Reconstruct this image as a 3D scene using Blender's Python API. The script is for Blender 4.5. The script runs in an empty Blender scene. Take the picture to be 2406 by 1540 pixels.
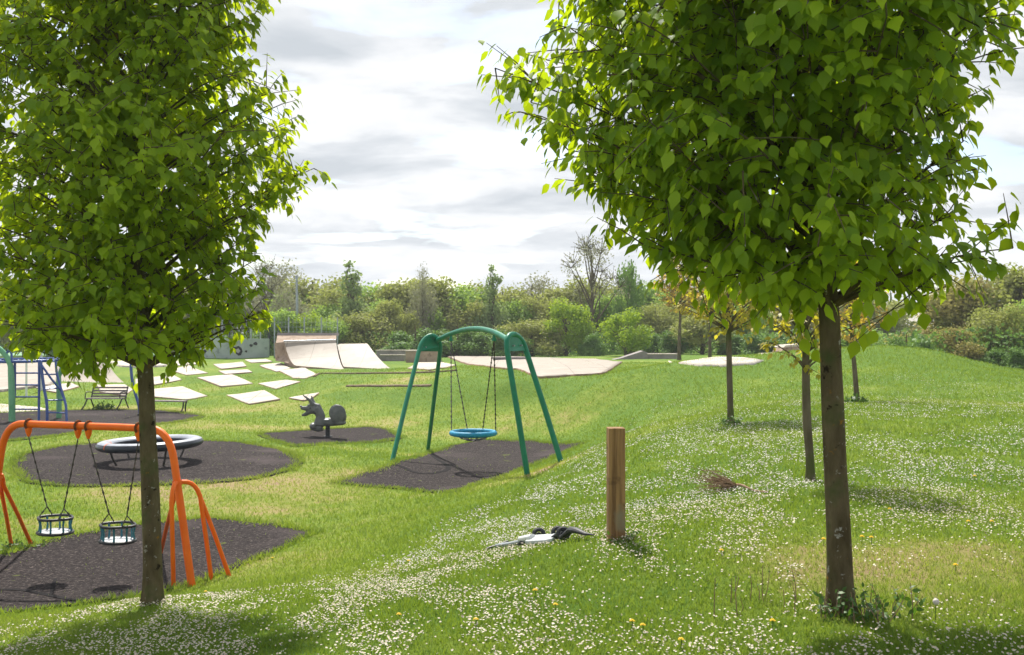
import bpy, math, random
import numpy as np
from mathutils import Vector
R = math.radians
S = bpy.context.scene
COL = S.collection

# ------------------------------------------------------------------ camera
HC = 2.8                                   # eye height above the playground floor
F = 2339.0                                 # focal length in reference pixels (2406 wide)
CU, CV, HV = 1203.0, 770.0, 785.0
PITCH = math.atan((HV - CV) / F)
cam_d = bpy.data.cameras.new('camera'); cam = bpy.data.objects.new('camera', cam_d); COL.objects.link(cam)
cam_d.sensor_width = 36.0; cam_d.lens = 36.0 * F / 2406.0
cam_d.clip_start = 0.1; cam_d.clip_end = 3000
cam.location = (0, 0, HC); cam.rotation_euler = (R(90) + PITCH, 0, 0)
cam_d.dof.use_dof = True; cam_d.dof.focus_distance = 6.5; cam_d.dof.aperture_fstop = 9.0
S.camera = cam

# ------------------------------------------------------------------ world and sun
SUN_EL, SUN_AZ = R(54), math.atan2(-0.24, 1.0)      # azimuth measured from +Y towards +X
w = bpy.data.worlds.new('World'); S.world = w; w.use_nodes = True
nt = w.node_tree; nt.nodes.clear()
def N(tree, typ, **kw):
    n = tree.nodes.new(typ)
    for k, v in kw.items():
        if k in ('inp',):
            for kk, vv in v.items(): n.inputs[kk].default_value = vv
        else: setattr(n, k, v)
    return n
def Lk(tree, a, b): tree.links.new(a, b)
def math_n(tree, op, a, b=None, clamp=False):
    n = tree.nodes.new('ShaderNodeMath'); n.operation = op; n.use_clamp = clamp
    for i, x in enumerate((a, b)):
        if x is None: continue
        if isinstance(x, (int, float)): n.inputs[i].default_value = x
        else: tree.links.new(x, n.inputs[i])
    return n.outputs[0]
def mix_c(tree, fac, a, b, blend='MIX'):
    n = tree.nodes.new('ShaderNodeMix'); n.data_type = 'RGBA'; n.blend_type = blend
    for i, x in ((0, fac), (6, a), (7, b)):
        if isinstance(x, (int, float)): n.inputs[i].default_value = x
        elif isinstance(x, tuple): n.inputs[i].default_value = (*x[:3], 1)
        else: tree.links.new(x, n.inputs[i])
    return n.outputs[2]
def ramp(tree, fac, stops):
    n = tree.nodes.new('ShaderNodeValToRGB'); cr = n.color_ramp
    while len(cr.elements) > 1: cr.elements.remove(cr.elements[-1])
    for i, (p, c) in enumerate(stops):
        e = cr.elements[0] if i == 0 else cr.elements.new(p)
        e.position = p; e.color = (*c, 1) if isinstance(c, tuple) else (c, c, c, 1)
    tree.links.new(fac, n.inputs[0]); return n.outputs[0]

sky = N(nt, 'ShaderNodeTexSky', sky_type='NISHITA', sun_disc=False)
sky.sun_elevation = SUN_EL; sky.sun_rotation = SUN_AZ; sky.air_density = 1.0; sky.dust_density = 1.5
bg_sky = N(nt, 'ShaderNodeBackground'); bg_sky.inputs[1].default_value = 0.12
Lk(nt, sky.outputs[0], bg_sky.inputs[0])
tc = N(nt, 'ShaderNodeTexCoord'); sep = N(nt, 'ShaderNodeSeparateXYZ'); Lk(nt, tc.outputs['Generated'], sep.inputs[0])
zz = math_n(nt, 'MAXIMUM', sep.outputs[2], 0.0)
den = math_n(nt, 'ADD', zz, 0.20)
px = math_n(nt, 'DIVIDE', sep.outputs[0], den); py = math_n(nt, 'DIVIDE', sep.outputs[1], den)
comb = N(nt, 'ShaderNodeCombineXYZ'); Lk(nt, px, comb.inputs[0]); Lk(nt, py, comb.inputs[1])
def sky_noise(off, scale, detail, rough, dist=0.0, sx=1.0):
    m = N(nt, 'ShaderNodeMapping'); m.inputs['Location'].default_value = off; m.inputs['Scale'].default_value = (sx, 1, 1)
    Lk(nt, comb.outputs[0], m.inputs[0])
    n = N(nt, 'ShaderNodeTexNoise'); n.inputs['Scale'].default_value = scale; n.inputs['Detail'].default_value = detail
    n.inputs['Roughness'].default_value = rough; n.inputs['Distortion'].default_value = dist
    Lk(nt, m.outputs[0], n.inputs['Vector']); return n.outputs[0]
n_cov = sky_noise((3.1, 1.7, 0), 2.9, 9, 0.52, 0.25, 0.75)
n_shd = sky_noise((8.3, 4.2, 2.0), 3.0, 9, 0.54, 0.3, 0.62)
cover = ramp(nt, n_cov, [(0.38, 0.15), (0.47, 1.0), (1.0, 1.0)])
shade = ramp(nt, n_shd, [(0.40, (1.0, 1.0, 1.0)), (0.48, (0.90, 0.92, 0.945)), (0.54, (0.75, 0.785, 0.825)), (0.64, (0.60, 0.645, 0.695))])
haze_f = ramp(nt, zz, [(0.0, 0.75), (0.10, 0.12), (0.3, 0.0)])
cloud = mix_c(nt, haze_f, shade, (0.84, 0.88, 0.93))
# cloud sheet dims overhead; behind the camera it is kept bright as added fill
dim = ramp(nt, zz, [(0.0, 1.0), (0.45, 0.95), (0.8, 0.8), (1.0, 0.75)])
dimy = ramp(nt, math_n(nt, 'MULTIPLY_ADD', sep.outputs[1], 0.5), [(0.0, 1.0), (0.5, 1.0)])
nt.nodes[-2].inputs[2].default_value = 0.5
cloud = mix_c(nt, 1.0, cloud, dim, 'MULTIPLY'); cloud = mix_c(nt, 1.0, cloud, dimy, 'MULTIPLY')
bg_cl = N(nt, 'ShaderNodeBackground'); bg_cl.inputs[1].default_value = 0.635; Lk(nt, cloud, bg_cl.inputs[0])
mixs = N(nt, 'ShaderNodeMixShader'); Lk(nt, cover, mixs.inputs[0]); Lk(nt, bg_sky.outputs[0], mixs.inputs[1]); Lk(nt, bg_cl.outputs[0], mixs.inputs[2])
wo = N(nt, 'ShaderNodeOutputWorld'); Lk(nt, mixs.outputs[0], wo.inputs[0])

sl = bpy.data.lights.new('sun', 'SUN'); sl.energy = 4.3; sl.angle = R(1.6); sl.color = (1.0, 0.955, 0.87)
sun = bpy.data.objects.new('sun', sl); COL.objects.link(sun)
sd = Vector((math.sin(SUN_AZ) * math.cos(SUN_EL), math.cos(SUN_AZ) * math.cos(SUN_EL), math.sin(SUN_EL)))
sun.rotation_euler = sd.to_track_quat('Z', 'Y').to_euler(); sun.location = (0, 0, 60)
S.view_settings.view_transform = 'Standard'; S.view_settings.look = 'None'
S.view_settings.exposure = 0.78; S.view_settings.gamma = 1.0; S.view_settings.use_curve_mapping = False
S.cycles.max_bounces = 6; S.cycles.diffuse_bounces = 3; S.cycles.transmission_bounces = 5; S.cycles.transparent_max_bounces = 4

# ------------------------------------------------------------------ pixel <-> world helpers (layout survey)
cp, sp = math.cos(PITCH), math.sin(PITCH)
def ray(u, v):
    a, b = (u - CU) / F, (CV - v) / F
    return np.array([a, cp - b * sp, sp + b * cp])
def P(u, v, d):                              # the point seen at u,v at forward distance d
    r = ray(u, v); return np.array([0, 0, HC]) + r * (d / r[1])
def PZ(u, v, z):
    r = ray(u, v); return np.array([0, 0, HC]) + r * ((z - HC) / r[2])

# value noise
def _h(ix, iy, s):
    n = (ix.astype(np.int64) * 374761393 + iy.astype(np.int64) * 668265263 + s * 1442695041) & 0xffffffff
    n = ((n ^ (n >> 13)) * 1274126177) & 0xffffffff
    return ((n ^ (n >> 16)) & 0xffff) / 65535.0
def vnoise(x, y, s=0):
    x = np.asarray(x, float); y = np.asarray(y, float)
    ix = np.floor(x); iy = np.floor(y); fx = x - ix; fy = y - iy
    fx = fx * fx * (3 - 2 * fx); fy = fy * fy * (3 - 2 * fy)
    a = _h(ix, iy, s); b = _h(ix + 1, iy, s); c = _h(ix, iy + 1, s); d = _h(ix + 1, iy + 1, s)
    return (a * (1 - fx) + b * fx) * (1 - fy) + (c * (1 - fx) + d * fx) * fy
def fbm(x, y, s=0, o=4):
    t = 0; a = 0.5; n = 0
    for i in range(o):
        t = t + a * vnoise(x * 2 ** i + 17.3 * i, y * 2 ** i - 9.1 * i, s + i); n += a; a *= 0.5
    return t / n
def sstep(a, b, x):
    t = np.clip((x - a) / (b - a), 0, 1); return t * t * (3 - 2 * t)

# terrain: surveyed heights joined by a thin plate
CTRL = [(1980,1440,1.35),(1447,1268,1.3),(1905,1130,1.35),(1718,995,1.35),(2015,945,1.35),(2400,1540,1.4),(1200,1540,1.22),
 (600,1540,1.02),(0,1540,0.72),(360,1420,0.75),(450,1378,0),(540,1350,0),(0,1440,0),(740,1255,0),(780,1400,0.72),(1000,1290,0.62),
 (1150,1200,0.66),(1090,1185,0.30),(1060,1158,0),(1240,1115,0),(1320,1085,0),(1370,1045,0),(1450,1060,1.08),(1300,1130,0.62),
 (920,1085,0),(600,1000,0),(300,1000,0),(0,1000,0),(0,1200,0),(300,1200,0),(700,1130,0),(1200,1000,0),(1000,985,0),(300,970,0),(0,975,0),
 (1520,1000,1.05),(1600,945,1.05),(1450,892,1.35),(1450,960,0.6),(1350,1000,0.05),(1700,862,1.5),(1700,930,1.2),(1850,900,1.45),(2100,820,2.3),(1990,824,2.2),
 (2000,880,1.7),(2200,824,2.22),(2300,860,1.72),(2400,872,1.4),(2400,940,1.35),(2200,930,1.4),(1900,856,1.62),(1850,856,1.6),(1800,856,1.55),(2400,1100,1.4),(2200,1200,1.4),
 (1200,900,1.1),(1200,940,0.55),(1000,940,0.45),(1000,908,0.85),(900,880,1.1),(740,880,0.95),(600,950,0.12),(500,895,0.65),(550,860,1.05),
 (550,840,1.35),(250,905,0.45),(0,950,0.1),(0,905,0.45),(200,842,1.05),(100,830,1.0),(1200,834,1.3),(1600,838,1.5),(1300,852,1.35),(1000,850,1.2),(1300,889,1.2),(850,866,1.05),(750,868,1.02)]
pts = []
for u, v, z in CTRL:
    p = PZ(u, v, z); pts.append((p[0], p[1], z))
pts += [(0,-5,1.35),(5,-5,1.4),(-6,-5,1.0),(-12,4,0.4),(8,3,1.4),(-8,2,0.8),(0,1.5,1.28),(3,2,1.36),(-3,3,1.05),(12,12,1.4),(20,20,1.4),
        (-90,100,1.0),(0,120,1.3),(90,100,1.4),(-200,300,1.2),(0,350,1.3),(200,300,1.4),(-400,590,1.3),(0,590,1.3),(400,590,1.3),(40,60,1.4),(25,45,1.4),(14,50,1.4),(-25,120,1.0),(-30,30,0),(-22,20,0),(-60,60,0.6)]
pts = np.array(pts)
def tf(x, y): 
    yy = np.maximum(y + 8.0, 1.5)
    return 3 * x / yy, 3 * np.log(yy)
_p, _q = tf(pts[:, 0], pts[:, 1])
def _tp(dx, dy):
    r2 = dx * dx + dy * dy + 1e-9; return 0.5 * r2 * np.log(r2)
n = len(pts); A = np.zeros((n + 3, n + 3))
A[:n, :n] = _tp(_p[:, None] - _p[None], _q[:, None] - _q[None]) + 0.0015 * np.eye(n)
A[:n, n] = 1; A[:n, n + 1] = _p; A[:n, n + 2] = _q; A[n:, :n] = A[:n, n:].T
W = np.linalg.solve(A, np.concatenate([pts[:, 2], [0, 0, 0]]))
def base_z(x, y):
    x = np.atleast_1d(np.asarray(x, float)).ravel(); y = np.atleast_1d(np.asarray(y, float)).ravel()
    out = np.empty(len(x))
    for i in range(0, len(x), 40000):
        p, q = tf(x[i:i+40000], y[i:i+40000])
        k = _tp(p[:, None] - _p[None], q[:, None] - _q[None])
        out[i:i+40000] = k @ W[:n] + W[n] + W[n+1] * p + W[n+2] * q
    return out
def gz(x, y):
    x = np.atleast_1d(np.asarray(x, float)).ravel(); y = np.atleast_1d(np.asarray(y, float)).ravel()
    z = base_z(x, y)
    play = 1 - sstep(0.08, 0.4, z)
    amp = 0.075 * (1 - play) + 0.015 * play
    pads = sstep(38, 42, y) * (1 - sstep(56, 60, y)) * (1 - sstep(-6, 0, x))
    amp = amp * (1 - .75 * pads)
    z = z + (fbm(x * 0.55, y * 0.55, 3) - 0.5) * amp + (fbm(x * 2.3, y * 2.3, 9, 2) - 0.5) * amp * 0.35
    z = z + pads * (fbm(x * 0.38, y * 0.38, 21, 2) - 0.5) * 0.07
    return z
def g1(x, y): return float(gz(x, y)[0])
_ts = np.concatenate([np.geomspace(2.0, 60, 420), np.geomspace(61, 500, 200)])
def G(u, v):                                 # where the sight line through u,v meets the ground
    r = ray(u, v); r = r / r[1]
    X = r[0] * _ts; Y = _ts; Z = HC + r[2] * _ts
    d = Z - gz(X, Y); k = np.argmax(d < 0)
    if d[k] >= 0: k = len(_ts) - 1
    a, b = _ts[max(k - 1, 0)], _ts[k]
    for _ in range(14):
        m = 0.5 * (a + b)
        if HC + r[2] * m - gz(r[0] * m, m)[0] < 0: b = m
        else: a = m
    return np.array([r[0] * b, b, g1(r[0] * b, b)])

# ------------------------------------------------------------------ materials
def newmat(name):
    m = bpy.data.materials.new(name); m.use_nodes = True; t = m.node_tree; t.nodes.clear()
    o = N(t, 'ShaderNodeOutputMaterial'); b = N(t, 'ShaderNodeBsdfPrincipled'); Lk(t, b.outputs[0], o.inputs[0])
    return m, t, b, o
def noise(t, scale, detail=4, rough=0.55, coord='Object', sc=(1, 1, 1), loc=(0, 0, 0)):
    c = N(t, 'ShaderNodeTexCoord'); m = N(t, 'ShaderNodeMapping'); m.inputs['Scale'].default_value = sc; m.inputs['Location'].default_value = loc
    Lk(t, c.outputs[coord], m.inputs[0]); n = N(t, 'ShaderNodeTexNoise')
    n.inputs['Scale'].default_value = scale; n.inputs['Detail'].default_value = detail; n.inputs['Roughness'].default_value = rough
    Lk(t, m.outputs[0], n.inputs['Vector']); return n.outputs[0]
def bump(t, b, h, strength, dist=0.02):
    n = N(t, 'ShaderNodeBump'); n.inputs['Strength'].default_value = strength; n.inputs['Distance'].default_value = dist
    Lk(t, h, n.inputs['Height']); Lk(t, n.outputs[0], b.inputs['Normal'])
def pm(name, c1, c2, scale=4, rough=0.6, bstr=0.2, metal=0.0, spec=0.3, joints=0, spots=None, sc=(1, 1, 1), coat=0.0, lo=0.35, hi=0.65, bscale=None, bdist=0.01):
    m, t, b, o = newmat(name)
    n1 = noise(t, scale, 5, 0.6, sc=sc); c = ramp(t, n1, [(lo, c1), (hi, c2)])
    if spots:
        for (scol, sscale, lo2, hi2) in spots:
            s = ramp(t, noise(t, sscale, 3, 0.6, loc=(3.7, 1.2, 5.5)), [(lo2, 0.0), (hi2, 1.0)])
            c = mix_c(t, s, c, scol)
    if joints:
        cj = N(t, 'ShaderNodeTexCoord'); bk3 = N(t, 'ShaderNodeTexBrick'); bk3.offset = 0.0; bk3.inputs['Scale'].default_value = 1.0; bk3.inputs['Mortar Size'].default_value = .022
        bk3.inputs['Mortar Smooth'].default_value = .3; bk3.inputs['Brick Width'].default_value = joints; bk3.inputs['Row Height'].default_value = joints * 1.3; Lk(t, cj.outputs['Object'], bk3.inputs['Vector'])
        c = mix_c(t, math_n(t, 'MULTIPLY', bk3.outputs['Fac'], .6), c, (0.10, 0.08, 0.06))
    Lk(t, c, b.inputs['Base Color']); b.inputs['Roughness'].default_value = rough; b.inputs['Metallic'].default_value = metal; b.inputs['Specular IOR Level'].default_value = spec if rough < .78 else .06
    b.inputs['Coat Weight'].default_value = coat; b.inputs['Coat Roughness'].default_value = 0.2
    if bstr: bump(t, b, noise(t, bscale or scale * 4, 4, 0.6, sc=sc), bstr, bdist)
    return m
def foliage(name, dark, light, trans, tfac=0.42, rough=0.5, spec=0.35, patch=None):
    m, t, b, o = newmat(name)
    a = N(t, 'ShaderNodeAttribute'); a.attribute_name = 'rnd'
    c = mix_c(t, math_n(t, 'POWER', a.outputs['Fac'], 1.5), dark, light)
    if patch:
        c = mix_c(t, ramp(t, noise(t, patch[0], 2, 0.5), [(0.42, 0.0), (0.6, 1.0)]), c, patch[1])
    Lk(t, c, b.inputs['Base Color']); b.inputs['Roughness'].default_value = rough; b.inputs['Specular IOR Level'].default_value = spec
    tr = N(t, 'ShaderNodeBsdfTranslucent'); tcx = mix_c(t, a.outputs['Fac'], tuple(x * 0.75 for x in trans), trans); Lk(t, tcx, tr.inputs[0])
    mx = N(t, 'ShaderNodeMixShader'); mx.inputs[0].default_value = tfac
    Lk(t, b.outputs[0], mx.inputs[1]); Lk(t, tr.outputs[0], mx.inputs[2]); Lk(t, mx.outputs[0], o.inputs[0])
    return m
M = {}
# ground: colours driven by the surveyed dryness attribute
def ground_mat():
    m, t, b, o = newmat('grass_ground')
    a = N(t, 'ShaderNodeAttribute'); a.attribute_name = 'dry'
    fine = noise(t, 9, 6, 0.7, sc=(1, 0.6, 1)); mid = noise(t, 1.4, 5, 0.6)
    f = math_n(t, 'ADD', a.outputs['Fac'], math_n(t, 'MULTIPLY', math_n(t, 'SUBTRACT', fine, 0.5), 1.1))
    f = math_n(t, 'ADD', f, math_n(t, 'MULTIPLY', math_n(t, 'SUBTRACT', mid, 0.5), 0.7), True)
    c = ramp(t, f, [(0.0, (0.095, 0.185, 0.012)), (0.35, (0.175, 0.25, 0.022)), (0.62, (0.28, 0.28, 0.07)), (0.82, (0.36, 0.28, 0.13)), (1.0, (0.30, 0.20, 0.13))])
    Lk(t, c, b.inputs['Base Color']); b.inputs['Roughness'].default_value = 0.85; b.inputs['Specular IOR Level'].default_value = 0.15
    bump(t, b, noise(t, 30, 6, 0.75), 0.9, 0.05)
    return m
M['ground'] = ground_mat()
M['grass'] = foliage('grass_blades', (0.110, 0.225, 0.022), (0.50, 0.40, 0.16), (0.36, 0.48, 0.04), 0.42, 0.6, 0.25)
M['weed'] = foliage('weed_leaves', (0.03, 0.085, 0.012), (0.07, 0.15, 0.02), (0.16, 0.32, 0.02), 0.3)
M['daisy'] = pm('daisy_petals', (0.50, 0.45, 0.42), (0.60, 0.57, 0.51), 3, 0.6, 0)
M['yellow'] = pm('dandelion_petals', (0.80, 0.50, 0.01), (0.85, 0.60, 0.02), 8, 0.6, 0)
M['rubber'] = pm('rubber_crumb', (0.012, 0.0095, 0.009), (0.050, 0.041, 0.040), 16, 0.85, 1.0, spots=[((0.115, 0.095, 0.088), 24, 0.56, 0.63), ((0.020, 0.016, 0.018), 22, 0.54, 0.64), ((0.12, 0.15, 0.03), 1.9, 0.68, 0.72), ((0.075, 0.060, 0.060), 0.6, 0.55, 0.75)], bscale=70, bdist=0.02)
M['crack'] = pm('open_joint', (0.010, 0.009, 0.010), (0.02, 0.018, 0.018), 10, 0.9, 0)
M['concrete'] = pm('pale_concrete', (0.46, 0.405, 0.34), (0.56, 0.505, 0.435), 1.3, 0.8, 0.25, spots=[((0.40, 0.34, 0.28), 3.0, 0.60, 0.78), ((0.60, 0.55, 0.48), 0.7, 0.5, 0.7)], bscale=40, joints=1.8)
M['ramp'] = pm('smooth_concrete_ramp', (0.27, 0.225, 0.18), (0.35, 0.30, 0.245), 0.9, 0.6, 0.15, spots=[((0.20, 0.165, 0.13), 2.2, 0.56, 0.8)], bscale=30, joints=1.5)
M['rampside'] = pm('stained_concrete', (0.27, 0.20, 0.15), (0.40, 0.31, 0.24), 1.5, 0.85, 0.4, spots=[((0.18, 0.13, 0.09), 3.5, 0.55, 0.7)])
M['greyledge'] = pm('grey_concrete_ledge', (0.22, 0.20, 0.20), (0.34, 0.31, 0.30), 1.6, 0.8, 0.3)
M['earth'] = pm('worn_earth', (0.16, 0.10, 0.06), (0.30, 0.20, 0.13), 3, 0.95, 0.6)
M['timber'] = pm('weathered_timber', (0.15, 0.105, 0.07), (0.24, 0.18, 0.13), 6, 0.85, 0.5)
M['bark'] = pm('mossy_bark', (0.070, 0.052, 0.027), (0.155, 0.122, 0.070), 9, 0.9, 1.0, sc=(1, 1, 0.35),
               spots=[((0.075, 0.085, 0.032), 5, 0.5, 0.68), ((0.34, 0.32, 0.28), 19, 0.63, 0.70), ((0.26, 0.13, 0.02), 9, 0.66, 0.72), ((0.022, 0.016, 0.010), 14, 0.62, 0.7)], bscale=55, bdist=0.012)
M['palebark'] = pm('young_bark', (0.10, 0.080, 0.052), (0.17, 0.14, 0.10), 8, 0.9, 0.7, sc=(1, 1, 0.4), spots=[((0.09, 0.10, 0.035), 3, 0.5, 0.65)])
M['leafR'] = foliage('broad_lime_leaf', (0.050, 0.135, 0.005), (0.31, 0.44, 0.022), (0.60, 0.76, 0.012), 0.52, 0.5, 0.25)
M['leafL'] = foliage('hornbeam_leaf', (0.054, 0.135, 0.005), (0.32, 0.44, 0.024), (0.64, 0.78, 0.014), 0.52, 0.5, 0.25)
M['leafY'] = foliage('bronze_young_leaf', (0.30, 0.22, 0.06), (0.66, 0.46, 0.17), (0.75, 0.52, 0.05), 0.5)
M['leafY2'] = foliage('yellow_green_leaf', (0.22, 0.22, 0.03), (0.62, 0.46, 0.12), (0.70, 0.62, 0.04), 0.5)
M['post'] = pm('planed_timber_post', (0.16, 0.080, 0.030), (0.37, 0.21, 0.088), 9, 0.75, 0.6, sc=(3, 3, 0.14), lo=.38, hi=.60, spots=[((0.11, 0.055, 0.022), 7, 0.60, 0.70), ((0.24, 0.20, 0.13), 3, 0.60, 0.72)], bscale=30)
M['orange'] = pm('orange_paint', (0.80, 0.130, 0.002), (0.88, 0.155, 0.003), 5, 0.5, 0.05, coat=0.0)
M['rust'] = pm('rusty_hanger', (0.10, 0.04, 0.02), (0.20, 0.08, 0.03), 30, 0.8, 0.3)
M['green'] = pm('green_paint', (0.002, 0.150, 0.078), (0.003, 0.20, 0.108), 5, 0.42, 0.05, coat=0.0)
M['palegreen'] = pm('faded_green_paint', (0.10, 0.33, 0.16), (0.17, 0.42, 0.24), 3, 0.45, 0.05, coat=0.2)
M['blue'] = pm('blue_paint', (0.03, 0.07, 0.26), (0.05, 0.11, 0.36), 4, 0.4, 0.05, coat=0.3)
M['chain'] = pm('dark_chain', (0.035, 0.03, 0.028), (0.09, 0.08, 0.075), 20, 0.5, 0.2, metal=0.3)
M['teal'] = pm('teal_plastic', (0.02, 0.12, 0.17), (0.04, 0.19, 0.25), 9, 0.5, 0.1)
M['seatgrey'] = pm('pale_grey_plastic', (0.42, 0.44, 0.46), (0.60, 0.62, 0.64), 14, 0.5, 0.1)
M['blackrub'] = pm('black_rubber', (0.018, 0.02, 0.024), (0.035, 0.037, 0.042), 14, 0.5, 0.2)
M['navy'] = pm('dark_navy_plastic', (0.014, 0.018, 0.028), (0.025, 0.032, 0.045), 6, 0.35, 0.08, coat=0.2)
M['sheengrey'] = pm('painted_sky_sheen', (0.27, 0.29, 0.34), (0.36, 0.385, 0.43), 5, 0.4, 0.08)
M['bluerope'] = pm('bright_blue_rope', (0.0, 0.20, 0.36), (0.01, 0.30, 0.50), 22, 0.5, 0.5)
M['ridergrey'] = pm('grey_moulded_rubber', (0.095, 0.10, 0.098), (0.15, 0.155, 0.15), 8, 0.45, 0.15)
M['galv'] = pm('galvanised_steel', (0.28, 0.31, 0.34), (0.40, 0.43, 0.46), 6, 0.45, 0.1, metal=0.4)
M['darksteel'] = pm('dark_green_steel', (0.015, 0.028, 0.024), (0.03, 0.045, 0.04), 6, 0.6, 0.1)
M['wallpaint'] = pm('grey_green_wall', (0.28, 0.335, 0.31), (0.38, 0.43, 0.41), 1.4, 0.75, 0.3, spots=[((0.16, 0.19, 0.19), 2.3, 0.60, 0.70), ((0.30, 0.34, 0.33), 1.7, 0.66, 0.76)])
M['spray'] = pm('black_spray_paint', (0.012, 0.012, 0.014), (0.03, 0.03, 0.032), 9, 0.6, 0)
M['palespray'] = pm('pale_spray_paint', (0.32, 0.30, 0.32), (0.40, 0.38, 0.40), 9, 0.6, 0)
M['white'] = pm('white_paint', (0.62, 0.63, 0.64), (0.74, 0.75, 0.76), 5, 0.35, 0)
M['pitch'] = pm('pale_green_turf', (0.19, 0.33, 0.18), (0.27, 0.42, 0.26), 0.4, 0.9, 0.1)
M['benchwood'] = pm('grey_bench_slat', (0.16, 0.13, 0.13), (0.25, 0.21, 0.20), 9, 0.7, 0.3)
M['iron'] = pm('black_cast_iron', (0.02, 0.02, 0.022), (0.04, 0.04, 0.042), 9, 0.5, 0.2)
M['twig'] = pm('dry_twig', (0.20, 0.13, 0.085), (0.34, 0.24, 0.16), 12, 0.9, 0.3)

# ------------------------------------------------------------------ object helpers
def tag(o, label=None, cat=None, group=None, kind=None):
    if label: o['label'] = label
    if cat: o['category'] = cat
    if group: o['group'] = group
    if kind: o['kind'] = kind
    return o
def empty(name, loc, rz=0.0):
    o = bpy.data.objects.new(name, None); COL.objects.link(o); o.location = Vector([float(c) for c in loc]); o.rotation_euler.z = rz
    o.empty_display_size = 0.2; return o
def mesh_np(name, V, tris=None, quads=None, mat=None, parent=None, rnd=None, attr='rnd', smooth=False, mi=None, mats=None, origin=None):
    me = bpy.data.meshes.new(name); V = np.asarray(V, np.float32)
    if origin is not None: V = V - np.asarray(origin, np.float32)
    fl = []; st = []; k = 0
    if tris is not None and len(tris):
        fl.append(np.asarray(tris, np.int32).ravel()); st.append(np.arange(len(tris)) * 3); k = len(tris) * 3
    if quads is not None and len(quads):
        fl.append(np.asarray(quads, np.int32).ravel()); st.append(k + np.arange(len(quads)) * 4)
    fl = np.concatenate(fl); st = np.concatenate(st).astype(np.int32)
    me.vertices.add(len(V)); me.vertices.foreach_set('co', V.ravel())
    me.loops.add(len(fl)); me.loops.foreach_set('vertex_index', fl)
    me.polygons.add(len(st)); me.polygons.foreach_set('loop_start', st)
    if rnd is not None:
        at = me.attributes.new(attr, 'FLOAT', 'POINT'); at.data.foreach_set('value', np.asarray(rnd, np.float32))
    for m in (mats or ([mat] if mat else [])): me.materials.append(m)
    if mi is not None: me.polygons.foreach_set('material_index', np.asarray(mi, np.int32))
    if smooth: me.polygons.foreach_set('use_smooth', np.ones(len(st), bool))
    me.update(); me.validate()
    o = bpy.data.objects.new(name, me); COL.objects.link(o)
    if origin is not None and parent is None: o.location = Vector([float(c) for c in origin])
    if parent is not None: o.parent = parent
    return o
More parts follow.
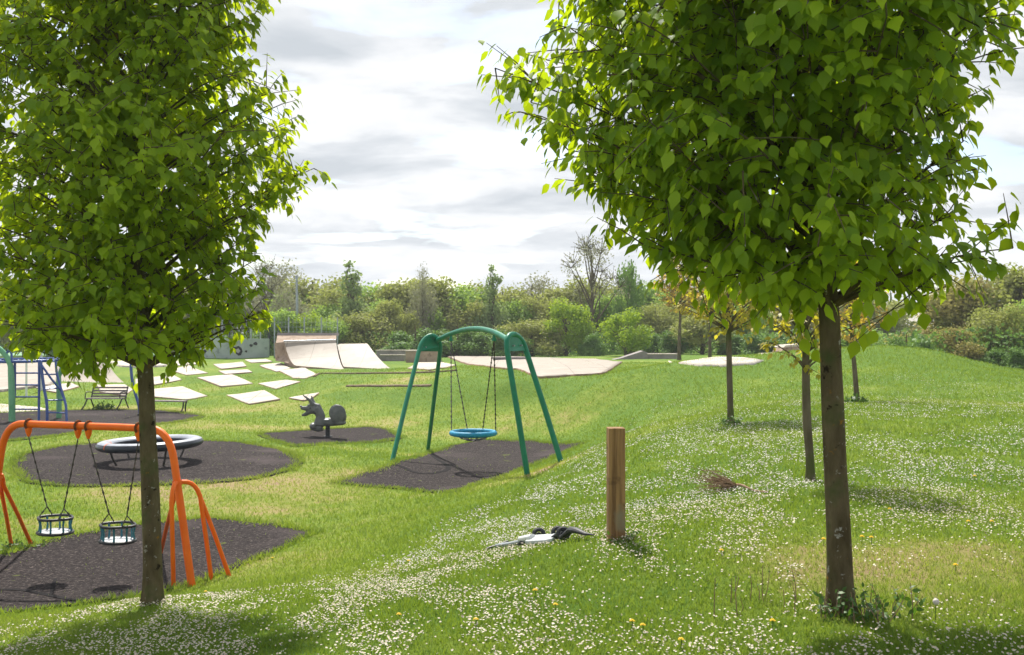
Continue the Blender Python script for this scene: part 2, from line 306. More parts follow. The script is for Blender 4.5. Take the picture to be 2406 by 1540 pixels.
class MB:
    def __init__(s): s.v = []; s.f = []
    def quadstrip(s, rings, close=True, caps=False):
        b = len(s.v); m = len(rings[0])
        for r in rings: s.v += [tuple(float(c) for c in p) for p in r]
        for i in range(len(rings) - 1):
            for j in range(m if close else m - 1):
                a = b + i * m + j; c = b + i * m + (j + 1) % m
                s.f.append((a, c, c + m, a + m))
        if caps:
            s.f.append(tuple(b + j for j in range(m))[::-1]); e = b + (len(rings) - 1) * m
            s.f.append(tuple(e + j for j in range(m)))
        return s
    def tube(s, path, rad, n=10, closed=False, flat=1.0):
        path = [np.array(p, float) for p in path]; k = len(path)
        if not hasattr(rad, '__len__'): rad = [rad] * k
        rings = []; ref = None
        for i, p in enumerate(path):
            if closed: t = path[(i + 1) % k] - path[i - 1]
            else: t = path[min(i + 1, k - 1)] - path[max(i - 1, 0)]
            t = t / (np.linalg.norm(t) + 1e-9)
            if ref is None:
                ref = np.array([0, 0, 1.0]) if abs(t[2]) < 0.9 else np.array([1.0, 0, 0])
            a = ref - t * (ref @ t); a /= np.linalg.norm(a) + 1e-9; b = np.cross(t, a); ref = a
            rings.append([p + rad[i] * (math.cos(2 * math.pi * j / n) * a * flat + math.sin(2 * math.pi * j / n) * b) for j in range(n)])
        if closed: rings.append(rings[0])
        return s.quadstrip(rings, True, not closed)
    def box(s, c, sx, sy, sz, rz=0.0, ax=None):
        c = np.array(c, float); ca, sa = math.cos(rz), math.sin(rz)
        X = np.array([ca, sa, 0]) * sx / 2; Y = np.array([-sa, ca, 0]) * sy / 2; Z = np.array([0, 0, sz / 2])
        b = len(s.v)
        for k in (-1, 1):
            for (i, j) in ((-1, -1), (1, -1), (1, 1), (-1, 1)): s.v.append(tuple(c + X * i + Y * j + Z * k))
        for f in ((3, 2, 1, 0), (4, 5, 6, 7), (0, 1, 5, 4), (1, 2, 6, 5), (2, 3, 7, 6), (3, 0, 4, 7)): s.f.append(tuple(b + i for i in f))
        return s
    def beam(s, p, q, wd, ht):                 # box between two points
        p = np.array(p, float); q = np.array(q, float); t = q - p; t /= np.linalg.norm(t)
        up = np.array([0, 0, 1.0]) if abs(t[2]) < 0.95 else np.array([0, 1.0, 0])
        a = np.cross(t, up); a /= np.linalg.norm(a); c = np.cross(a, t)
        ring = lambda o: [o + a * wd / 2 + c * ht / 2, o - a * wd / 2 + c * ht / 2, o - a * wd / 2 - c * ht / 2, o + a * wd / 2 - c * ht / 2]
        return s.quadstrip([ring(p), ring(q)], True, True)
    def ell(s, c, rx, ry, rz, n=14, m=9):
        c = np.array(c, float); rings = []
        for i in range(m + 1):
            th = math.pi * i / m; rr = max(math.sin(th), 0.02)
            rings.append([c + np.array([rx * rr * math.cos(2 * math.pi * j / n), ry * rr * math.sin(2 * math.pi * j / n), -rz * math.cos(th)]) for j in range(n)])
        return s.quadstrip(rings, True, True)
    def prism(s, poly, thick_vec):
        poly = [np.array(p, float) for p in poly]; tv = np.array(thick_vec, float)
        b = len(s.v); m = len(poly)
        s.v += [tuple(p) for p in poly] + [tuple(p + tv) for p in poly]
        s.f.append(tuple(range(b, b + m))); s.f.append(tuple(range(b + 2 * m - 1, b + m - 1, -1)))
        for j in range(m): s.f.append((b + (j + 1) % m, b + j, b + j + m, b + m + (j + 1) % m))
        return s
    def build(s, name, mat, parent=None, smooth=True, origin=None, bevel=0.0):
        me = bpy.data.meshes.new(name); o0 = Vector((0, 0, 0))
        if parent is not None: o0 = parent.location
        if origin is not None: o0 = Vector([float(c) for c in origin])
        me.from_pydata([tuple(np.array(p) - np.array(o0)) for p in s.v], [], s.f)
        me.materials.append(mat); me.update()
        o = bpy.data.objects.new(name, me); COL.objects.link(o)
        if parent is not None: o.parent = parent
        elif origin is not None: o.location = o0
        import bmesh
        bm = bmesh.new(); bm.from_mesh(me); bmesh.ops.recalc_face_normals(bm, faces=bm.faces); bm.to_mesh(me); bm.free()
        if bevel:
            md = o.modifiers.new('bevel', 'BEVEL'); md.width = bevel; md.segments = 2; md.limit_method = 'ANGLE'
        if smooth:
            me.polygons.foreach_set('use_smooth', np.ones(len(me.polygons), bool))
            try: me.set_sharp_from_angle(angle=R(40))
            except Exception: pass
        return o
def arc(p0, p1, p2, n=10):                    # quadratic curve
    p0, p1, p2 = (np.array(p, float) for p in (p0, p1, p2))
    return [(1 - t) ** 2 * p0 + 2 * t * (1 - t) * p1 + t * t * p2 for t in np.linspace(0, 1, n)]
def spline(P_, n=8):
    P_ = [np.array(p, float) for p in P_]; out = []
    Q = [2 * P_[0] - P_[1]] + P_ + [2 * P_[-1] - P_[-2]]
    for i in range(1, len(Q) - 2):
        for k in range(n):
            t = k / n
            out.append(0.5 * ((2 * Q[i]) + (-Q[i-1] + Q[i+1]) * t + (2 * Q[i-1] - 5 * Q[i] + 4 * Q[i+1] - Q[i+2]) * t * t + (-Q[i-1] + 3 * Q[i] - 3 * Q[i+1] + Q[i+2]) * t ** 3))
    out.append(P_[-1]); return out

# ------------------------------------------------------------------ ground sheet
def dryness(x, y):
    z = base_z(x, y)
    play = 1 - sstep(0.1, 0.5, z)
    d = 0.13 + 0.15 * play + (fbm(x * 0.5, y * 0.5, 31) - 0.5) * 1.0 + (fbm(x * 0.12, y * 0.12, 44, 2) - 0.5) * 0.5
    # trodden paths across the playground and the dry patch right of the big tree
    for (x0, y0, rx, ry, s) in DRY:
        d = d + s * 1.1 * np.exp(-(((x - x0) / rx) ** 2 + ((y - y0) / ry) ** 2))
    bank = sstep(0.3, 0.6, z) * sstep(25, 29, y) * (1 - sstep(41, 45, y)) * sstep(-4, 0, x)
    d = d - 0.12 * bank
    return np.clip(d, 0, 1)
DRY = []
for (u, v, rx, ry, s) in [(900, 1130, 1.3, 1.2, .35), (1000, 1075, 0.8, 1.2, .3), (850, 1170, 1.2, .8, .25), (1330, 1000, 3, 1.5, .35), (2250, 1310, 1.3, .8, .5),
                          (2330, 1420, 0.8, .5, .35), (120, 1230, 1.0, .5, .35), (280, 1160, 1.2, .8, .3), (560, 1140, 1.5, .6, .25), (1600, 965, 2, 2, .3), (2330, 950, 3, 2, .25),
                          (1290, 1100, .5, .7, .45), (960, 1068, .4, .6, .45), (350, 960, 4, 1.2, .4), (480, 905, 5, 2, .15), (930, 895, 2.5, 1, .45), (1350, 1200, .6, 1.5, -.1), (1100, 985, 5, 2.2, .22)]:
    p = G(u, v); DRY.append((p[0], p[1], rx, ry, s))
NQ, NP = 620, 520
qs = np.linspace(3 * math.log(1.9), 3 * math.log(660), NQ); psn = np.linspace(-2.75, 2.75, NP)
yy = np.exp(qs / 3) - 8; X = psn[None, :] * (yy[:, None] + 8) / 3; Y = np.repeat(yy[:, None], NP, 1)
Z = gz(X, Y); V = np.stack([X.ravel(), Y.ravel(), Z], 1)
ii = (np.arange(NQ - 1)[:, None] * NP + np.arange(NP - 1)[None]).ravel()
ground = mesh_np('grass_ground', V, quads=np.stack([ii, ii + 1, ii + NP + 1, ii + NP], 1), mat=M['ground'], rnd=dryness(X.ravel(), Y.ravel()), attr='dry', smooth=True)
tag(ground, 'mown grass of the playground and its banks', None, None, 'structure')

def drape(name, px_poly, mat, off=0.03, skirt=0.08, ragged=0.0, sub=6, rings=9, parent=None, sidemat=None, seed=0, world=None, crown=None):
    rng = np.random.default_rng(seed)
    W_ = [G(u, v)[:2] for u, v in px_poly] if world is None else [np.array(p) for p in world]
    out = []
    for i in range(len(W_)):
        a, b = W_[i], W_[(i + 1) % len(W_)]
        for k in range(sub): out.append(a + (b - a) * k / sub)
    B = np.array(out); c = B.mean(0)
    if ragged:
        d = B - c; ln = np.linalg.norm(d, axis=1, keepdims=True)
        B = B + d / ln * ((fbm(B[:, 0] * 4.5, B[:, 1] * 4.5, 5 + seed, 4) - 0.5) * 2 * ragged)[:, None]
    m = len(B); VV = []; 
    for k in range(rings):
        s = (k + 0.02) / (rings - 1 + 0.02) if k else 0.02
        VV.append(c + (B - c) * s)
    VV = np.concatenate(VV); z = gz(VV[:, 0], VV[:, 1]) + off
    if crown is not None: z = z + crown(VV)
    V3 = np.column_stack([VV, z]); low = V3[-m:].copy(); low[:, 2] -= skirt + off
    V3 = np.concatenate([V3, low]); q = []; mi = []
    for k in range(rings):
        for j in range(m):
            q.append((k * m + j, k * m + (j + 1) % m, (k + 1) * m + (j + 1) % m, (k + 1) * m + j)); mi.append(1 if k == rings - 1 and sidemat else 0)
    ctr = len(V3); V3 = np.concatenate([V3, [[c[0], c[1], V3[:m, 2].mean()]]])
    tr = [(ctr, (j + 1) % m, j) for j in range(m)]
    mi = [0] * len(tr) + mi
    org = (c[0], c[1], V3[ctr, 2])
    return mesh_np(name, V3, tris=tr, quads=q, mats=[mat] + ([sidemat] if sidemat else []), mi=mi, parent=parent, smooth=True, origin=org)

mats_px = {
 'swing': ([(-260,1390),(-120,1335),(0,1308),(150,1264),(330,1234),(490,1219),(640,1233),(742,1253),(660,1292),(560,1333),(480,1368),(300,1408),(150,1428),(0,1446),(-200,1480)], 'dark rubber crumb safety matting beneath the orange toddler swings'),
 'ring': ([(25,1100),(50,1070),(140,1050),(240,1042),(400,1037),(560,1040),(660,1058),(706,1082),(690,1104),(600,1126),(470,1138),(300,1144),(150,1144),(60,1135)], 'rounded dark rubber matting beneath the big tilted ring'),
 'climb': ([(-200,985),(0,972),(120,966),(260,963),(390,966),(478,978),(440,990),(370,998),(230,1012),(100,1030),(0,1040),(-200,1060)], 'dark rubber matting beneath the blue and green climbing frame'),
 'rider': ([(608,1020),(700,1014),(780,1009),(870,1004),(915,1012),(945,1030),(880,1041),(780,1044),(690,1051),(650,1040)], 'dark rubber matting beneath the grey spring rider'),
 'basket': ([(783,1136),(860,1112),(920,1094),(1000,1068),(1060,1048),(1130,1034),(1250,1036),(1374,1042),(1330,1062),(1290,1082),(1230,1102),(1150,1132),(1070,1158),(940,1150),(850,1144)], 'pointed dark rubber matting beneath the green basket swing')}
for k, (poly, lab) in mats_px.items():
    Wp = [G(u, v)[:2] for u, v in poly]
    if k in ('ring', 'rider', 'climb'):
        Wp = [q for i in range(len(Wp)) for q in spline([Wp[i - 2], Wp[i - 1], Wp[i], Wp[(i + 1) % len(Wp)]], 4)[4:8]]
    o = drape('rubber_matting', None, M['rubber'], 0.022, 0.1, 0.10, 16 if k in ('swing', 'basket') else 5, 24, seed=len(k), world=Wp); tag(o, lab, None, None, 'structure')
    o['matkey'] = k
def strip(name, px, wd, mat, off=0.03, parent=None, ht=0.006):
    P_ = spline([G(u, v)[:2] for u, v in px], 6); mb = MB(); rings = []
    for i, p in enumerate(P_):
        t = P_[min(i + 1, len(P_) - 1)] - P_[max(i - 1, 0)]; t = t / (np.linalg.norm(t) + 1e-9); s = np.array([-t[1], t[0]]) * wd / 2
        a, b = p + s, p - s; za = g1(*a) + off; zb = g1(*b) + off
        rings.append([(a[0], a[1], za + ht), (b[0], b[1], zb + ht), (b[0], b[1], zb - 0.03), (a[0], a[1], za - 0.03)])
    mb.quadstrip(rings, True, True); return mb
def crack(px, wd, matkey):
    par = [o for o in COL.objects if o.get('matkey') == matkey][0]
    strip('open_joint', px, wd, None, 0.021).build('open_joint', M['crack'], par)
crack([(1008, 1063), (1030, 1083), (1052, 1098), (1048, 1108), (1010, 1116), (972, 1112), (940, 1098), (925, 1094)], 0.10, 'basket')
crack([(0, 1390), (60, 1393), (120, 1405), (190, 1418)], 0.07, 'swing')
crack([(120, 1402), (124, 1385), (130, 1365)], 0.04, 'swing')

# ------------------------------------------------------------------ leafy things
LT = np.array([[0, 0, 0], [-.36, .22, .03], [0, .25, 0], [.36, .22, .03], [-.47, .55, .0], [0, .58, -.05], [.47, .55, .0], [-.2, .85, -.08], [0, .86, -.11], [.2, .85, -.08], [0, 1.12, -.2]])
LF = np.array([[0, 2, 1], [0, 3, 2], [1, 2, 5], [1, 5, 4], [2, 3, 6], [2, 6, 5], [4, 5, 8], [4, 8, 7], [5, 6, 9], [5, 9, 8], [7, 8, 10], [8, 9, 10]])
QT = np.array([[0, 0, 0], [-.5, .45, .04], [0, 1, -.08], [.5, .45, .04]]); QF = np.array([[0, 3, 1], [3, 2, 1]])
def leaves_np(pos, tip, nrm, L, Wd, T=LT, FF=LF):
    tip = tip / np.linalg.norm(tip, axis=1, keepdims=True)
    nrm = nrm - tip * np.sum(nrm * tip, 1, keepdims=True); nrm /= np.linalg.norm(nrm, axis=1, keepdims=True) + 1e-9
    sd_ = np.cross(tip, nrm); k = len(pos)
    V = pos[:, None] + sd_[:, None] * (T[None, :, 0:1] * Wd[:, None, None]) + tip[:, None] * (T[None, :, 1:2] * L[:, None, None]) + nrm[:, None] * (T[None, :, 2:3] * L[:, None, None])
    Fc = (FF[None] + (np.arange(k) * len(T))[:, None, None]).reshape(-1, 3)
    return V.reshape(-1, 3), Fc
def detail_tree(name, label, cat, base, path, rad, env, zlo, zhi, nlimb, ntwig, nleaf, LL, bark, leafm, seed, group=None, droop=1.0, root_drop=0.6, twigr=0.004, limb_r=0.018, spread=0.3):
    rng = np.random.default_rng(seed); root = empty(name, base); tag(root, label, cat, group)
    pp = spline(path, 6); rr = np.interp(np.linspace(0, 1, len(pp)), np.linspace(0, 1, len(rad)), rad)
    mb = MB(); n_ = 18; rings = []
    for i, p in enumerate(pp):                 # slightly fluted trunk
        fl = [rr[i] * (1 + 0.05 * math.sin(3 * a + i * .15 + seed) + 0.03 * math.sin(7 * a + i * .5)) * (1 + (0.35 * math.exp(-(p[2] - base[2]) / 0.08) if p[2] > base[2] else .35)) for a in [2 * math.pi * j / n_ for j in range(n_)]]
        rings.append([p + np.array([math.cos(2 * math.pi * j / n_) * fl[j], math.sin(2 * math.pi * j / n_) * fl[j], 0]) for j in range(n_)])
    mb.quadstrip(rings, True, True)
    pz = np.array([p[2] for p in pp]); px_ = np.array([p[0] for p in pp]); py_ = np.array([p[1] for p in pp])
    ax = lambda z: np.array([np.interp(z, pz, px_), np.interp(z, pz, py_), z])
    pos, tips, nrms, sz = [], [], [], []
    for i in range(nlimb):
        ze = zlo + (zhi - zlo) * ((i + rng.random()) / nlimb) ** 0.9; 
        azs = np.linspace(0, 2 * math.pi, 49); cw = np.cumsum([env(ze, a_) ** 1.5 for a_ in azs[:-1]]); cw = np.concatenate([[0], cw / cw[-1]])
        az = float(np.interp((i * 0.618034 + rng.normal() * .02) % 1.0, cw, azs))
        Re = env(ze, az) * rng.uniform(0.30, 1.0) ** 0.42; c = ax(ze)
        E = c + np.array([math.cos(az) * Re, math.sin(az) * Re, 0])
        Sx = ax(max(ze - Re * root_drop * rng.uniform(.7, 1.2) - 0.05, path[0][2] + (zlo - path[0][2]) * 0.93))
        mid = (Sx + E) / 2 + np.array([0, 0, 0.12 * Re]) + rng.normal(size=3) * 0.05 * Re
        L = arc(Sx, mid, E, 9); ts = float(np.interp(Sx[2], pz, rr))
        mb.tube(L, [max(min(limb_r, ts * .6) * (1 - .8 * k / 8), twigr) for k in range(9)], 6)
        out = E - c; out[2] = 0; out /= np.linalg.norm(out) + 1e-9
        for k in range(max(3, int(ntwig * (Re / env.mean) ** 1.35))):
            t = rng.uniform(0.22, 1.0) ** 0.7 if k else 1.0
            q = L[min(int(t * 8), 8)]; lt = L[min(int(t * 8) + 1, 8)] - L[max(int(t * 8) - 1, 0)]; lt /= np.linalg.norm(lt) + 1e-9
            d = lt * 0.5 + rng.normal(size=3) * 0.75 + np.array([0, 0, 0.15]); d /= np.linalg.norm(d)
            tl = rng.uniform(0.6, 1.3) * spread
            e = q + d * tl; e[2] -= 0.1 * tl
            # keep inside the envelope
            cc = ax(e[2]); dv = e - cc; rd = math.hypot(dv[0], dv[1]); lim = env(e[2], math.atan2(dv[1], dv[0])) * 1.06
            if rd > lim: e[0] = cc[0] + dv[0] * lim / rd; e[1] = cc[1] + dv[1] * lim / rd
            mb.tube([q, (q + e) / 2 + np.array([0, 0, .03 * tl]), e], [twigr * 1.4, twigr, twigr * .5], 4)
            dd = e - q
            for j in range(nleaf):
                s = (j + 0.6) / nleaf; p = q + dd * s + rng.normal(size=3) * 0.02
                side = np.cross(dd, [0, 0, 1]); side /= np.linalg.norm(side) + 1e-9
                tip = dd / (np.linalg.norm(dd) + 1e-9) * 0.4 + side * (1 if j % 2 else -1) * 0.55 + out * 0.25 + rng.normal(size=3) * 0.25 + np.array([0, 0, -0.75 * droop])
                nr = out * 0.7 + np.array([0, 0, 0.95]) + rng.normal(size=3) * 0.38
                pos.append(p); tips.append(tip); nrms.append(nr); sz.append(rng.uniform(0.55, 1.15))
    tr = mb.build('trunk', bark, root)
    pos = np.array(pos); sz = np.array(sz); L = LL * sz
    VV, FF = leaves_np(pos, np.array(tips), np.array(nrms), L, L * rng.uniform(.72, .9, len(L)))
    rn = np.clip(np.repeat(rng.random(len(pos)) * 0.75 + 0.25 * rng.random(), 11), 0, 1)
    mesh_np('crown', VV - np.array(base), tris=FF, mat=leafm, parent=root, rnd=rn)
    return root
def prof(zs, rs): return lambda z: float(np.interp(z, zs, rs))
def env2(left, right, seed, amp=0.10):
    def f(z, az):
        a = (1 + math.cos(az)) / 2                 # 1 on the right side, 0 on the left
        r = left(z) * (1 - a) + right(z) * a
        return max(r * (1 + amp * math.sin(3 * az + z * 4 + seed) + amp * 0.7 * math.sin(5 * az - z * 7 + seed)), 0.05)
    f.mean = 1.0
    return f

DR = 5.18; bR = G(1980, 1440); DR = bR[1]
def zv(v, d): return P(1203, v, d)[2]
def w_(u, d): return (u - CU) / F * d
zsR = [zv(v, DR) for v in (775, 745, 690, 630, 535, 465, 370, 270, 210, 100, 0)] + [zv(0, DR) + .6, zv(0, DR) + 1.3, zv(0, DR) + 2.0]
k = DR / F
lR = prof(zsR, [.12, 230*k, 350*k, 430*k, 520*k, 575*k, 640*k, 650*k, 720*k, 750*k, 740*k, 1.45, 1.0, .15])
rR = prof(zsR, [.12, 230*k, 330*k, 395*k, 400*k, 330*k, 320*k, 370*k, 420*k, 450*k, 470*k, 1.3, 0.95, .15])
detail_tree('broadleaf_tree', 'nearest tree, large hanging heart shaped leaves, right of the timber post', 'tree', bR,
    [bR - np.array([0, 0, .15]), P(1973, 1300, DR), P(1963, 1080, DR), P(1952, 850, DR), P(1946, 720, DR), P(1935, 560, DR), P(1925, 350, DR), P(1930, 100, DR), P(1928, -250, DR), P(1930, -650, DR)],
    [.070, .064, .058, .054, .052, .046, .038, .030, .018, .006], env2(lR, rR, 1, .05), zsR[1] + .17, zsR[-1] - .1, 250, 12, 11, 0.080, M['bark'], M['leafR'], 11, droop=1.15, spread=.30, limb_r=.011, twigr=.003)
bL = G(360, 1420); DL = bL[1]; k = DL / F
zsL = [zv(v, DL) for v in (862, 838, 790, 750, 700, 620, 560, 500, 430, 340, 250, 100, 0)] + [zv(0, DL) + .7, zv(0, DL) + 1.5, zv(0, DL) + 2.2]
rL = prof(zsL, [.25, 160*k, 205*k, 265*k, 290*k, 285*k, 250*k, 330*k, 385*k, 390*k, 335*k, 300*k, 300*k, .95, .7, .1])
lL = prof(zsL, [150*k, 270*k, 360*k, 390*k, 370*k, 380*k, 390*k, 400*k, 400*k, 400*k, 390*k, 380*k, 370*k, 1.1, .8, .1])
detail_tree('broadleaf_tree', 'bushy green tree in front of the orange swings', 'tree', bL,
    [bL - np.array([0, 0, .15]), P(359, 1330, DL), P(352, 1150, DL), P(346, 1000, DL), P(341, 880, DL), P(334, 760, DL), P(325, 500, DL), P(325, 200, DL), P(330, -150, DL), P(335, -500, DL), P(335, -690, DL)],
    [.075, .068, .066, .060, .056, .050, .044, .036, .026, .016, .006], env2(lL, rL, 2.2, .10), zsL[1] + .05, zsL[-1] - .1, 300, 12, 11, 0.082, M['bark'], M['leafL'], 23, droop=.95, spread=.30, limb_r=.012, twigr=.003)

def sapling(u, v, label, trunk_px, rad, crown_v, Rm, nl, nt_, nlf, LL, leafm, seed, group, name='young_tree', squash=1.0):
    b = G(u, v); D = b[1]
    path = [b - np.array([0, 0, .12])] + [P(a, c, D) for a, c in trunk_px]
    zl, zh = zv(crown_v[0], D), zv(crown_v[1], D)
    pf = prof([zl, zl + (zh - zl) * .25, zl + (zh - zl) * .6, zh], [Rm * .35, Rm * .9, Rm, .1])
    return detail_tree(name, label, 'tree', b, path, rad, env2(pf, pf, seed, .12), zl, zh, nl, nt_, nlf, LL, M['palebark'], leafm, seed, group, droop=.6, spread=Rm * .3, limb_r=.014, twigr=.0035)
sapling(1718, 995, 'slim young tree in thin yellow leaf left of the nearest trunk', [(1714, 870), (1711, 735), (1708, 640), (1706, 545)], [.050, .046, .038, .022, .005], (765, 545), 1.05, 62, 6, 8, .085, M['leafY2'], 5, None)
sapling(1905, 1130, 'crooked young tree forking low, close behind the nearest trunk', [(1903, 1080), (1896, 990), (1893, 870), (1893, 780), (1896, 640), (1896, 480)], [.042, .040, .042, .038, .026, .016, .005], (850, 480), .62, 46, 5, 7, .07, M['leafY2'], 6, None)
sapling(2015, 945, 'farthest young tree, leaning left, at the foot of the mound', [(2008, 870), (2001, 795), (1996, 700), (1994, 620)], [.058, .05, .036, .02, .005], (800, 610), .9, 40, 6, 7, .09, M['leafY'], 7, None)

def far_tree_proto(name, kind, leafm, barkm, n_leaf, lsz, seed):
    """unit height tree; crown and trunk"""
    rng = np.random.default_rng(seed); root = empty(name, (0, 0, 0)); mb = MB(); pos = []; nr = []
    lob = []
    if kind == 'scrub':
        for i in range(15):
            a = rng.random() * 6.28; r = rng.uniform(0, .36); z = rng.uniform(.12, .84) ; lob.append((np.array([math.cos(a) * r * (1.15 - .5 * z), math.sin(a) * r, z]), rng.uniform(.13, .23)))
    elif kind == 'spire':
        for i in range(16):
            z = i / 15 * .86 + .07; r = .17 * (1 - z) + .02; a = i * 2.4; lob.append((np.array([math.cos(a) * r * .8 + rng.normal() * .035, math.sin(a) * r * .7, z + rng.normal() * .03]), (.045 + .13 * (1 - z)) * rng.uniform(.6, 1.25)))
    elif kind == 'round':
        for i in range(16):
            a = rng.random() * 6.28; th = math.acos(rng.uniform(-.7, 1)); r = .33; lob.append((np.array([math.cos(a) * math.sin(th) * r, math.sin(a) * math.sin(th) * r, .5 + math.cos(th) * .33]), rng.uniform(.12, .2)))
    elif kind == 'bare':
        for i in range(14):
            a = i * 2.4; z = rng.uniform(.55, .95); r = .36 * math.sin(math.pi * min(z, .9)) ; lob.append((np.array([math.cos(a) * r, math.sin(a) * r, z]), .12))
    elif kind == 'wide':
        for i in range(20):
            a = rng.random() * 6.28; r = rng.uniform(0, .55); z = rng.uniform(.1, .62) * (1.25 - .6 * r / .55); lob.append((np.array([math.cos(a) * r, math.sin(a) * r * .6, z]), rng.uniform(.12, .2)))
    tops = [c for c, r in lob]
    mb.tube([(0, 0, -.03), (0.01, 0, .3), (0, .01, .6), (0, 0, .85)], [.03, .022, .015, .005], 7)
    for c, r in lob:
        s = np.array([0, 0, max(c[2] - .35, .05)]); m_ = (s + c) / 2 + rng.normal(size=3) * .03
        mb.tube([s, m_, c], [.011, .008, .003], 5)
        if kind == 'bare':
            for k in range(9):
                d = rng.normal(size=3); d /= np.linalg.norm(d); d[2] = abs(d[2]); mb.tube([c, c + d * .07, c + d * .13 + rng.normal(size=3) * .02], [.0035, .0028, .002], 3)
    wts = np.array([r * r for c, r in lob]); wts /= wts.sum()
    idx = rng.choice(len(lob), n_leaf, p=wts); C_ = np.array([c for c, r in lob])[idx]; Rr = np.array([r for c, r in lob])[idx]
    d = rng.normal(size=(n_leaf, 3)); d /= np.linalg.norm(d, axis=1, keepdims=True); rad = (rng.random(n_leaf) ** .38) * (1 + .18 * rng.normal(size=n_leaf))
    pos = C_ + d * (Rr * rad)[:, None]
    pos[:, 2] = np.maximum(pos[:, 2], .01)
    L = lsz * rng.uniform(.6, 1.4, n_leaf)
    VV, FF = leaves_np(pos, rng.normal(size=(n_leaf, 3)) + np.array([0, 0, -.5]), d + rng.normal(size=(n_leaf, 3)) * .7 + np.array([0, 0, .4]), L, L * .8, QT, QF)
    hue = np.clip(rng.random(n_leaf) * .6 + (fbm(pos[:, 0] * 7 + 5, pos[:, 2] * 7 + pos[:, 1] * 3, seed, 2)) * .5, 0, 1)
    mb.build('trunk', barkm, root); mesh_np('crown', VV, tris=FF, mat=leafm, parent=root, rnd=np.repeat(hue, 4))
    return root
M['fo_olive'] = foliage('olive_foliage', (0.216, 0.244, 0.058), (0.450, 0.450, 0.134), (0.504, 0.576, 0.108), .3, .7, .15, patch=(3.0, (0.260, 0.270, 0.100)))
M['fo_mid'] = foliage('mid_green_foliage', (0.126, 0.241, 0.042), (0.316, 0.462, 0.095), (0.546, 0.756, 0.106), .3, .65, .2)
M['fo_dark'] = foliage('dark_green_foliage', (0.074, 0.155, 0.035), (0.187, 0.324, 0.070), (0.300, 0.499, 0.074), .25, .6, .2)
M['fo_bright'] = foliage('fresh_green_foliage', (0.127, 0.240, 0.015), (0.304, 0.430, 0.038), (0.531, 0.696, 0.038), .35, .6, .2)
M['fo_brown'] = foliage('tan_budding_foliage', (0.240, 0.204, 0.072), (0.432, 0.372, 0.144), (0.504, 0.456, 0.120), .3, .75, .1, patch=(2.5, (0.288, 0.312, 0.084)))
M['fo_grey'] = foliage('grey_twiggy_foliage', (0.259, 0.251, 0.173), (0.467, 0.449, 0.311), (0.432, 0.467, 0.224), .25, .8, .1)
M['fo_spire'] = foliage('dull_green_foliage', (0.164, 0.229, 0.088), (0.328, 0.415, 0.164), (0.437, 0.589, 0.152), .28, .7, .15)
protos = {
 'olive': far_tree_proto('scrub_tree', 'scrub', M['fo_olive'], M['palebark'], 10000, .034, 1),
 'olive2': far_tree_proto('scrub_tree', 'round', M['fo_olive'], M['palebark'], 10000, .034, 2),
 'mid': far_tree_proto('scrub_tree', 'scrub', M['fo_mid'], M['palebark'], 10000, .034, 3),
 'dark': far_tree_proto('shrub', 'wide', M['fo_dark'], M['bark'], 10000, .038, 4),
 'bright': far_tree_proto('shrub', 'round', M['fo_bright'], M['palebark'], 6000, .036, 5),
 'brown': far_tree_proto('scrub_tree', 'scrub', M['fo_brown'], M['palebark'], 10000, .034, 6),
 'grey': far_tree_proto('scrub_tree', 'scrub', M['fo_grey'], M['palebark'], 9000, .024, 7),
 'spire': far_tree_proto('slender_tree', 'spire', M['fo_spire'], M['palebark'], 5000, .028, 8),
 'bare': far_tree_proto('sparse_tree', 'bare', M['fo_grey'], M['palebark'], 1500, .018, 9),
 'darktree': far_tree_proto('scrub_tree', 'round', M['fo_dark'], M['palebark'], 4500, .036, 10),
}
used = set()
def put(kind, u, topv, wpx, d, label, group, sink=0.15, rz=None):
    pr = protos[kind]
    if kind in used:
        o = pr.copy(); COL.objects.link(o)
        for ch in pr.children:
            c = ch.copy(); COL.objects.link(c); c.parent = o
    else: o = pr; used.add(kind)
    x = w_(u, d); zb = g1(x, d) - sink; h = zv(topv, d) - zb; wd = wpx / F * d
    base_w = {'spire': .42, 'wide': 1.4, 'dark': 1.4}.get(kind, 1.0)
    o.location = (x, d, zb); s = wd / (base_w * .95); o.scale = (s, s, h); 
    o.rotation_euler.z = rz if rz is not None else ((u * 7919) % 628) / 100
    tag(o, label, 'shrub' if kind in ('dark', 'bright') else 'tree', group); return o
gB = 'tree belt behind the skate park'
rg = random.Random(4)
